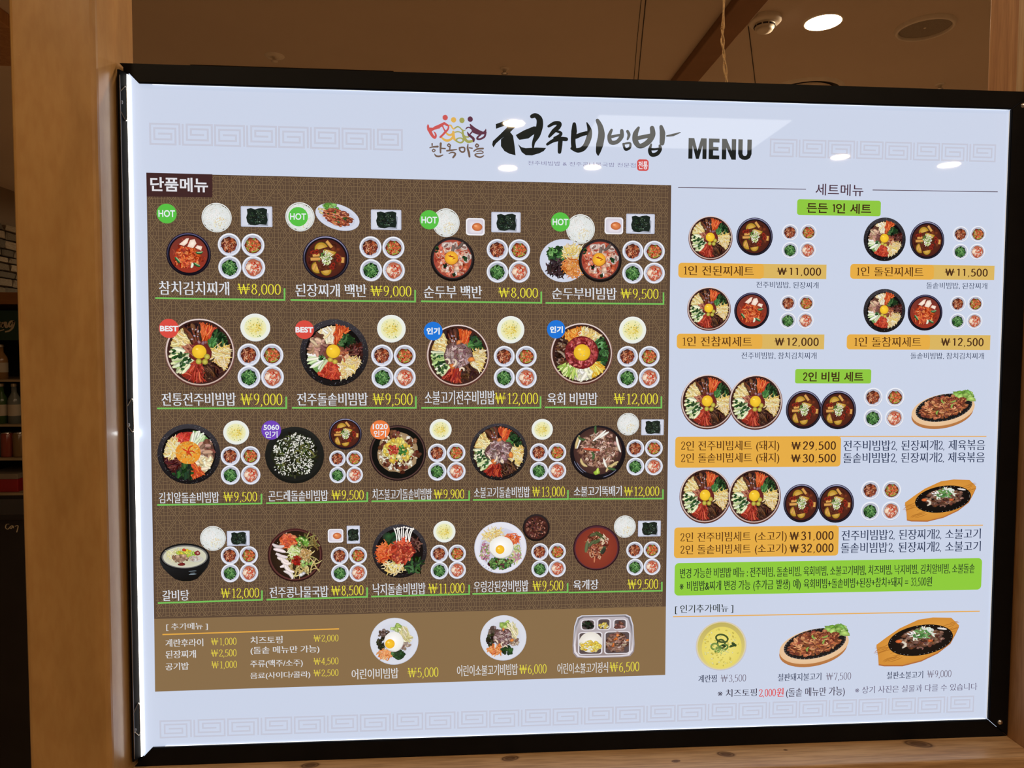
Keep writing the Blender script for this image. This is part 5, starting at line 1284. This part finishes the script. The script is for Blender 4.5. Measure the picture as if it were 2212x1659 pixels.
# ------------------------------------------------------------------ set menus
MAR, DK, NAVY = (70, 44, 58), (62, 40, 24), (44, 54, 82)
line('thin_rule', [(1465.5, 405.1), (1740.4, 408.7)], 1.5, MAR, Y_BOX); line('thin_rule', [(1885.6, 410.4), (2154.6, 414.3)], 1.5, MAR, Y_BOX); text('세트메뉴', (1761.9, 396.5), (1864.9, 423.9), MAR, 'sans', 'heading')
PILL, ORA, ORB = (140, 198, 66), (226, 172, 72), (214, 180, 98)
rbox('green_pill', (1722.3, 430.2), (1902.1, 467.5), PILL, Y_BOX, .0035); text('든든 1인 세트', (1743.1, 437.8), (1881.4, 462.5), DK, 'hand', 'heading')
rbox('green_pill', (1718, 797.1), (1881.4, 828.5), PILL, Y_BOX, .003); text('2인 비빔 세트', (1734.8, 803.1), (1864.9, 824.5), DK, 'hand', 'heading')
def set_menu(bowl, bx, by, brx, bry, soup, sx, sy, srx, sry, sd, sr, tl, br, split, nm, ntl, nbr, pr, ptl, pbr, sub, stl, sbr):
    picture(bowl, bx, by, brx, bry); picture(soup, sx, sy, srx, sry); sides(*sd, sr)
    rbox('price_bar', tl, br, ORB, Y_BOX, .005, '0110'); mid_y = (tl[1] + br[1]) / 2
    rbox('name_bar', tl, (split, br[1] - (br[1] - tl[1]) * .02), ORA, Y_BOX - 4e-5, .005)
    text(nm, ntl, nbr, (84, 50, 22), 'myeong', 'set_name'); text(pr, ptl, pbr, (72, 44, 26), 'sans', 'price'); text(sub, stl, sbr, NAVY, 'light', 'set_contents')
set_menu('mixed_rice_bowl', 1534.8, 513.7, 47.8, 47.8, 'doenjang_stew', 1629.9, 511, 39.3, 41, ((1706.8, 502.1), (1746.4, 502.1), (1706.8, 540.7), (1744.7, 540.7)), 18, (1465.5, 567.5), (1784.7, 602.8), 1649.7,
         '1인 전된찌세트', (1477.4, 573), (1628.2, 596.2), '₩11,000', (1678.7, 577), (1773.4, 597.5), '전주비빔밥, 된장찌개', (1633.8, 607.7), (1767.8, 623.2))
set_menu('stone_pot_rice', 1911, 517, 45.5, 47.2, 'doenjang_stew', 2002.5, 518.9, 37.3, 40.6, ((2075.4, 506.1), (2112.7, 505.7), (2074.7, 544), (2111.1, 544)), 17.5, (1837.1, 569.8), (2147.4, 605.1), 2017,
         '1인 돌된찌세트', (1851, 575.4), (1994.6, 597.8), '₩11,500', (2041.4, 579.2), (2133.2, 599.5), '돌솥비빔밥, 된장찌개', (2001.2, 609.4), (2132.2, 624.8))
set_menu('mixed_rice_bowl', 1531.5, 666.8, 47.2, 47.2, 'kimchi_stew', 1623.9, 671.1, 38, 39.3, ((1703.1, 655.2), (1741.7, 654.9), (1702.1, 692.8), (1740.1, 692.5)), 18, (1462.2, 720.6), (1780, 754.6), 1646.4,
         '1인 전참찌세트', (1474.8, 726.5), (1624.3, 748.6), '₩12,000', (1673.4, 728.8), (1768.2, 749.6), '전주비빔밥, 참치김치찌개', (1601.8, 760.2), (1763.5, 775.9))
set_menu('stone_pot_rice', 1910.4, 671.1, 45.2, 46.9, 'kimchi_stew', 1998.2, 675.3, 37.6, 38.9, ((2069.5, 656.5), (2107.1, 656.2), (2068.5, 694.2), (2105.1, 693.8)), 17.5, (1829.5, 722.2), (2138.4, 756.2), 2008.4,
         '1인 돌참찌세트', (1846, 727.2), (1989.6, 749.3), '₩12,500', (2032.5, 729.6), (2124.3, 750), '돌솥비빔밥, 참치김치찌개', (1967.2, 761.2), (2125.2, 776.2))
for (ba, bb, da, db, sd, plate, pc, rule, tl, br, rows) in (
    ((1528.5, 867.6, 57.8), (1632.5, 868.5, 58), (1736.5, 885), (1810.4, 885.7), ((1886.3, 858.3), (1933.5, 858.3), (1885.6, 903.2), (1931.8, 903.2)), 'pork_iron_plate', (2037.5, 881.5, 71, 46.5), ((1814, 942.8), (2129.9, 942.8)), (1458.9, 943.5), (1815.3, 1007.8),
     (('2인 전주비빔세트 (돼지)', (1471.5, 951.9), (1683.3, 972.2), '₩29,500', (1709.1, 953.4), (1805.4, 973.5), '전주비빔밥2, 된장찌개2, 제육볶음', (1822.3, 950.9), (2127.6, 972.2)),
      ('2인 돌솥비빔세트 (돼지)', (1471.5, 978.6), (1683.3, 998.4), '₩30,500', (1708.4, 980.6), (1805.4, 1000.5), '돌솥비빔밥2, 된장찌개2, 제육볶음', (1821.6, 977.9), (2126.6, 998.4)))),
    ((1523.6, 1070.9, 55.9), (1630, 1071.9, 56.9), (1731.1, 1087), (1806, 1087.7), ((1880.3, 1059.2), (1926.1, 1058.9), (1879.6, 1104.4), (1924.4, 1103.7)), 'beef_iron_plate', (2031.5, 1079.5, 76.5, 44.5), ((1809.7, 1137.8), (2122.5, 1134.5)), (1456.7, 1139.5), (1810.4, 1200),
     (('2인 전주비빔세트 (소고기)', (1470.1, 1149.8), (1699.3, 1167.6), '₩31,000', (1705.3, 1148.2), (1800.3, 1168), '전주비빔밥2, 된장찌개2, 소불고기', (1818.1, 1144.9), (2118.2, 1163.4)),
      ('2인 돌솥비빔세트 (소고기)', (1470.1, 1176.8), (1699.3, 1194), '₩32,000', (1705.3, 1175), (1800.3, 1194.8), '돌솥비빔밥2, 된장찌개2, 소불고기', (1816.7, 1172.2), (2118.2, 1190.5))))):
    picture('mixed_rice_bowl', ba[0], ba[1], ba[2], 59.2); picture('mixed_rice_bowl', bb[0], bb[1], bb[2], 59.2, Y_PIC2)
    picture('doenjang_stew', da[0], da[1], 38.9, 41.5); picture('doenjang_stew', db[0], db[1], 38.9, 41.5, Y_PIC2); sides(*sd, 20.8); picture(plate, *pc)
    line('gold_rule', rule, 2.0, (226, 172, 92), Y_BOX); rbox('set_box', tl, br, ORA, Y_BOX, .005)
    for nm, a1, a2, pr, p1, p2, sub, s1, s2 in rows:
        text(nm, a1, a2, (84, 50, 22), 'myeong', 'set_name'); text(pr, p1, p2, (72, 44, 26), 'sans', 'price'); text(sub, s1, s2, NAVY, 'myeong', 'set_contents')
rbox('note_box', (1457.7, 1216.5), (2119.2, 1273.5), (140, 202, 62), Y_BOX, .006)
INKB = (34, 44, 40)
text('변경 가능한 비빔밥 메뉴 : 전주비빔, 돌솥비빔, 육회비빔, 소불고기비빔, 치즈비빔, 낙지비빔, 김치알비빔, 소불돌솥', (1468.4, 1227.4), (2105.1, 1237.8), INKB, 'name', 'note')
text('※ 비빔밥&찌개 변경 가능 (추가금 발생) 예) 육회비빔+돌솥비빔+된장+참치+돼지 = 33,500원', (1468.4, 1255), (2013.1, 1266.2), INKB, 'name', 'note')
text('[ 인기추가메뉴 ]', (1458.4, 1306.6), (1583.9, 1321.5), INKB, 'myeong', 'heading'); line('gold_rule', [(1455.1, 1332.2), (2115.1, 1320.4)], 2.6, (226, 172, 92), Y_BOX)
picture('steamed_egg_bowl', 1557.8, 1395, 55.2, 53.5); picture('pork_iron_plate', 1758.6, 1391.5, 78, 50.5); picture('beef_iron_plate', 1982, 1384.5, 88.7, 51)
for b_, tl, br in (('계란찜', (1508.6, 1458.5), (1548.1, 1473.3)), ('철판돼지불고기', (1680.2, 1455.4), (1773.9, 1469)), ('철판소불고기', (1915.7, 1451.2), (1993.7, 1465))): text(b_, tl, br, NAVY, 'myeong', 'dish_name')
for b_, tl, br in (('₩3,500', (1557.1, 1458), (1611.3, 1474.3)), ('₩7,500', (1784.6, 1453.6), (1838.1, 1470.3)), ('₩9,000', (2003.1, 1448.6), (2054.6, 1465))): price(b_, tl, br, (92, 74, 92), .8)
text('※ 치즈토핑', (1550.4, 1489.6), (1635, 1503.4), (52, 48, 66), 'myeong', 'note'); text('2,000원', (1640.1, 1486.9), (1692.6, 1504.5), (216, 58, 52), 'name', 'note')
text('(돌솥 메뉴만 가능)', (1698.3, 1486), (1824.7, 1501.6), (62, 52, 72), 'myeong', 'note'); text('※ 상기 사진은 실물과 다를 수 있습니다', (1847.2, 1483), (2110.8, 1490.4), (92, 82, 108), 'light', 'note')

# ------------------------------------------------------------------ title, emblem and seal
mv, mf = [], []
for x0_, pts in ((0, [(0, 0), (0, 130), (33, 130), (53.5, 50), (74, 130), (107, 130), (107, 0), (83, 0), (83, 85), (62, 0), (45, 0), (24, 85), (24, 0)]),
                 (120, [(0, 0), (0, 130), (63, 130), (63, 106), (26, 106), (26, 78), (58, 78), (58, 55), (26, 55), (26, 24), (63, 24), (63, 0)]),
                 (198, [(0, 0), (0, 130), (27, 130), (58, 55), (58, 130), (84, 130), (84, 0), (58, 0), (26, 76), (26, 0)]),
                 (295, [(0, 130), (0, 38), (8, 14), (25, 2), (40, 0), (55, 2), (72, 14), (80, 38), (80, 130), (54, 130), (54, 38), (48, 27), (40, 25), (32, 27), (26, 38), (26, 130)])):
    mf.append(tuple(range(len(mv), len(mv) + len(pts)))); mv += [(x0_ + a_, c_) for a_, c_ in pts]
I = Ink(); q_ = fit(mv, (1487.6, 298), (1623.2, 345.9), Y_TXT); I._add(q_, [(26, 32, 32)] * len(q_), mf); put('title_word', I, Y_TXT)
text('전주비빔밥 & 전주콩나물국밥 전문점', (1140.4, 347.3), (1372.6, 361.8), (104, 96, 140), 'thin', 'subtitle')
def board_ink(ox, oy, k, y):
    def T(pts): return [loc2(ox + a / k, oy + b / k, y) for a, b in pts]
    return T
def brush(I, T, pts, w, col, k, n=6, ends=1):
    P = cr(pts, n) if len(pts) > 2 else [pts[0], ((pts[0][0] + pts[1][0]) / 2, (pts[0][1] + pts[1][1]) / 2), pts[1]]
    q = T(P); wid = []
    ws = w if isinstance(w, (list, tuple)) else [w] * len(pts)
    for i in range(len(q)):
        f = i / (len(q) - 1) * (len(ws) - 1); a = int(min(f, len(ws) - 2)); u = f - a
        wid.append((ws[a] * (1 - u) + ws[a + 1] * u) / k * 0.00063)
    vs, fs = [], []
    for i, p in enumerate(q):
        a, b = q[max(0, i - 1)], q[min(len(q) - 1, i + 1)]; dx, dz = b[0] - a[0], b[1] - a[1]; l = math.hypot(dx, dz) or 1
        vs += [(p[0] - dz / l * wid[i], p[1] + dx / l * wid[i]), (p[0] + dz / l * wid[i], p[1] - dx / l * wid[i])]
        if i: fs.append((2 * i - 2, 2 * i - 1, 2 * i + 1, 2 * i))
    I._add(vs, [col] * len(vs), fs)
    if ends:
        for p, r_ in ((q[0], wid[0]), (q[-1], wid[-1])): I.disc(p[0], p[1], r_, r_, col, None, 12)
BLK = (30, 34, 32)
yb = Y_TXT; K = 5.144; T = board_ink(1050, 235, K, yb)
I = Ink()
I.poly(T([(108, 170), (240, 122), (325, 130), (328, 200), (265, 262), (235, 205), (215, 185), (110, 222)]), BLK)
I.poly(T([(235, 205), (328, 190), (265, 262), (160, 340), (110, 385), (82, 430), (68, 400), (75, 360), (150, 290)]), BLK)
I.poly(T([(265, 255), (300, 300), (318, 420), (328, 517), (260, 500), (205, 470), (165, 415), (165, 340)]), BLK)
I.poly(T([(330, 292), (420, 240), (530, 195), (600, 200), (560, 270), (520, 292), (470, 330), (370, 345), (350, 325)]), BLK)
brush(I, T, [(510, 85), (550, 75), (592, 115), (595, 190), (568, 290), (530, 370), (522, 425)], [22, 26, 34, 38, 34, 18, 12], BLK, K)
I.poly(T([(355, 392), (390, 425), (440, 438), (560, 430), (668, 435), (640, 470), (590, 495), (510, 518), (440, 515), (395, 480)]), BLK)
brush(I, T, [(695, 195), (760, 160), (815, 165), (800, 205), (750, 250), (702, 308)], [14, 20, 24, 26, 24, 14], BLK, K); brush(I, T, [(760, 240), (830, 268), (815, 300), (760, 325)], [12, 16, 18, 14], BLK, K)
brush(I, T, [(680, 395), (745, 355), (820, 335), (890, 338)], [14, 20, 24, 22], BLK, K); brush(I, T, [(828, 340), (822, 400), (816, 480)], [24, 26, 20], BLK, K)
brush(I, T, [(980, 170), (978, 250), (968, 350), (975, 440)], [20, 32, 26, 28], BLK, K); brush(I, T, [(950, 440), (1020, 462), (1090, 430), (1140, 330), (1150, 240), (1120, 155)], [14, 26, 28, 30, 26, 6], BLK, K); brush(I, T, [(1000, 310), (1060, 285), (1120, 270)], [24, 22, 22], BLK, K)
brush(I, T, [(1238, 130), (1270, 200), (1282, 290), (1262, 400), (1246, 480), (1246, 520)], [20, 30, 38, 40, 26, 4], BLK, K)
brush(I, T, [(1395, 235), (1370, 300), (1385, 370), (1450, 370), (1505, 310), (1508, 245)], [14, 22, 24, 22, 24, 20], BLK, K); brush(I, T, [(1400, 310), (1450, 298), (1500, 290)], [16, 14, 14], BLK, K)
brush(I, T, [(1572, 250), (1588, 290), (1572, 340)], [16, 18, 10], BLK, K); brush(I, T, [(1525, 390), (1540, 440), (1560, 452), (1598, 430), (1598, 382), (1530, 390)], [12, 14, 16, 14, 12, 10], BLK, K)
brush(I, T, [(1695, 210), (1660, 280), (1660, 360), (1710, 415), (1800, 370), (1850, 290), (1845, 215)], [14, 30, 32, 26, 30, 32, 26], BLK, K); brush(I, T, [(1690, 325), (1760, 310), (1840, 295)], [22, 22, 22], BLK, K)
brush(I, T, [(1945, 200), (1960, 270), (1955, 380)], [20, 32, 28], BLK, K); brush(I, T, [(2008, 302), (2080, 290), (2160, 262)], [8, 14, 4], BLK, K)
brush(I, T, [(1835, 395), (1818, 460), (1840, 510), (1900, 500), (1935, 450), (1930, 410)], [10, 20, 22, 22, 20, 14], BLK, K); brush(I, T, [(1835, 450), (1880, 450), (1930, 440)], [14, 12, 12], BLK, K)
put('calligraphy_title', I, yb, label='black brush calligraphy title')
K = 13.825; T = board_ink(910, 235, K, yb); I = Ink()
RD, YL, OL, MR, BR_ = (200, 88, 86), (220, 176, 88), (160, 162, 92), (94, 54, 72), (112, 92, 80)
for c_, p_ in ((RD, (715, 262)), (YL, (965, 330)), (OL, (1215, 345)), (MR, (1462, 310))):
    q = T([p_])[0]; I.disc(q[0], q[1], 80 / K * .00063, 82 / K * .00063, c_, None, 9)
brush(I, T, [(840, 492), (890, 505), (930, 575), (970, 600), (1005, 575)], [22, 24, 20, 24, 20], YL, K); brush(I, T, [(740, 715), (800, 770), (870, 782), (930, 750), (970, 680)], [24, 30, 32, 30, 12], YL, K)
brush(I, T, [(958, 690), (962, 830), (1005, 930)], [36, 46, 30], YL, K); brush(I, T, [(615, 865), (700, 930), (790, 948), (880, 915), (940, 850)], [24, 34, 36, 32, 34], YL, K)
brush(I, T, [(1010, 575), (1080, 535), (1150, 560), (1210, 620), (1260, 650), (1310, 640)], [18, 22, 18, 18, 16, 12], OL, K); brush(I, T, [(1010, 700), (1080, 685), (1150, 695), (1210, 735)], [16, 16, 16, 16], OL, K)
brush(I, T, [(1235, 640), (1245, 760), (1290, 870), (1345, 950), (1420, 985), (1530, 960)], [26, 34, 46, 40, 40, 36], OL, K); brush(I, T, [(1035, 950), (1080, 890), (1180, 875), (1262, 930), (1215, 1000), (1130, 1005), (1040, 955)], [24, 20, 18, 26, 26, 24, 24], OL, K); brush(I, T, [(1290, 810), (1340, 840), (1410, 840)], [20, 22, 22], OL, K)
I.poly(T([(200, 455), (232, 500), (240, 560), (340, 565), (450, 500), (560, 590), (470, 595), (370, 640), (320, 670), (240, 720), (180, 640), (165, 540), (180, 480)]), RD)
brush(I, T, [(420, 570), (540, 520), (640, 460), (700, 430)], [50, 50, 40, 30], RD, K); brush(I, T, [(680, 430), (760, 480), (815, 520), (790, 620), (720, 690), (650, 770), (570, 845)], [32, 34, 22, 26, 34, 30, 30], RD, K); brush(I, T, [(630, 500), (670, 590), (705, 650)], [24, 18, 26], RD, K)
brush(I, T, [(270, 690), (310, 770), (365, 840), (410, 860), (435, 800), (415, 730), (375, 680)], [50, 44, 40, 36, 30, 22, 6], RD, K)
I.poly(T([(1460, 445), (1600, 560), (1720, 630), (1850, 685), (1900, 640), (1930, 590), (1945, 640), (1940, 720), (1880, 760), (1710, 780), (1540, 720), (1500, 640), (1470, 560), (1445, 470)]), MR)
brush(I, T, [(1925, 700), (1895, 820), (1820, 880), (1730, 910), (1670, 890), (1700, 830), (1780, 770)], [26, 30, 28, 26, 30, 26, 20], MR, K); brush(I, T, [(1330, 605), (1370, 565), (1430, 555), (1490, 590)], [14, 18, 18, 22], MR, K); brush(I, T, [(1515, 690), (1460, 755)], 20, MR, K); brush(I, T, [(1375, 690), (1420, 780), (1500, 840), (1560, 900), (1565, 975)], [8, 34, 36, 40, 22], MR, K)
for pts, w in (([(325, 1040), (325, 1095)], 20), ([(255, 1165), (330, 1142), (490, 1128)], [16, 18, 30]), ([(370, 1205), (415, 1240), (370, 1285), (330, 1245), (368, 1205)], 16), ([(582, 1035), (575, 1170), (575, 1310)], [32, 28, 22]), ([(600, 1180), (715, 1190)], 20), ([(395, 1345), (440, 1405), (530, 1422), (645, 1380)], [8, 26, 26, 16]),
               ([(825, 1045), (872, 1095), (825, 1130), (785, 1090), (822, 1045)], 18), ([(860, 1130), (850, 1210)], 20), ([(765, 1255), (900, 1238), (1060, 1215)], [24, 26, 14]), ([(825, 1335), (930, 1300), (1015, 1335), (1000, 1390), (950, 1455)], [14, 20, 24, 30, 26]),
               ([(1140, 1165), (1155, 1245), (1215, 1290), (1285, 1270), (1290, 1170), (1210, 1155), (1140, 1175)], 24), ([(1395, 1055), (1385, 1180), (1420, 1310), (1440, 1430)], [14, 28, 34, 28]), ([(1435, 1165), (1520, 1180)], 20),
               ([(1660, 1050), (1712, 1100), (1660, 1145), (1620, 1100), (1657, 1050)], 20), ([(1570, 1265), (1680, 1200), (1845, 1188)], [20, 24, 26]), ([(1655, 1275), (1780, 1258), (1845, 1290), (1820, 1328), (1650, 1345), (1608, 1385), (1680, 1435), (1780, 1445), (1865, 1400)], [14, 16, 16, 16, 18, 22, 24, 24, 14])):
    brush(I, T, pts, w, BR_, K)
put('emblem', I, yb, label='red, yellow, olive and maroon dancing emblem over brown lettering')
rbox('red_seal', (1376.3, 344), (1401, 369.5), (206, 78, 76), Y_BOX, .004)
text('전통', (1379, 348), (1399, 366), (232, 226, 234), 'hand', 'seal_text')

def core_of(body): return ''.join(ch for ch in body if ch not in '()[]/, ₩' and not ch.isdigit())
WANT = {}
for args, kw in QUEUE:
    st_ = STYLE[args[4] if len(args) > 4 else kw.get('style', 'myeong')]; compose(args[0], st_)
    if core_of(args[0]): glyphs(core_of(args[0]), **st_)
need, WANT = WANT, None
for (off_, sp_, res_), bodies in need.items():
    bodies = list(bodies); RAW[(off_, sp_, res_)] = dict(zip(bodies, raw_lines(bodies, off_, sp_, res_)))
for args, kw in QUEUE: set_text(*args, **kw)
bpy.data.objects.remove(LOBJ); bpy.data.curves.remove(LCUR); bpy.data.scenes.remove(LSC)
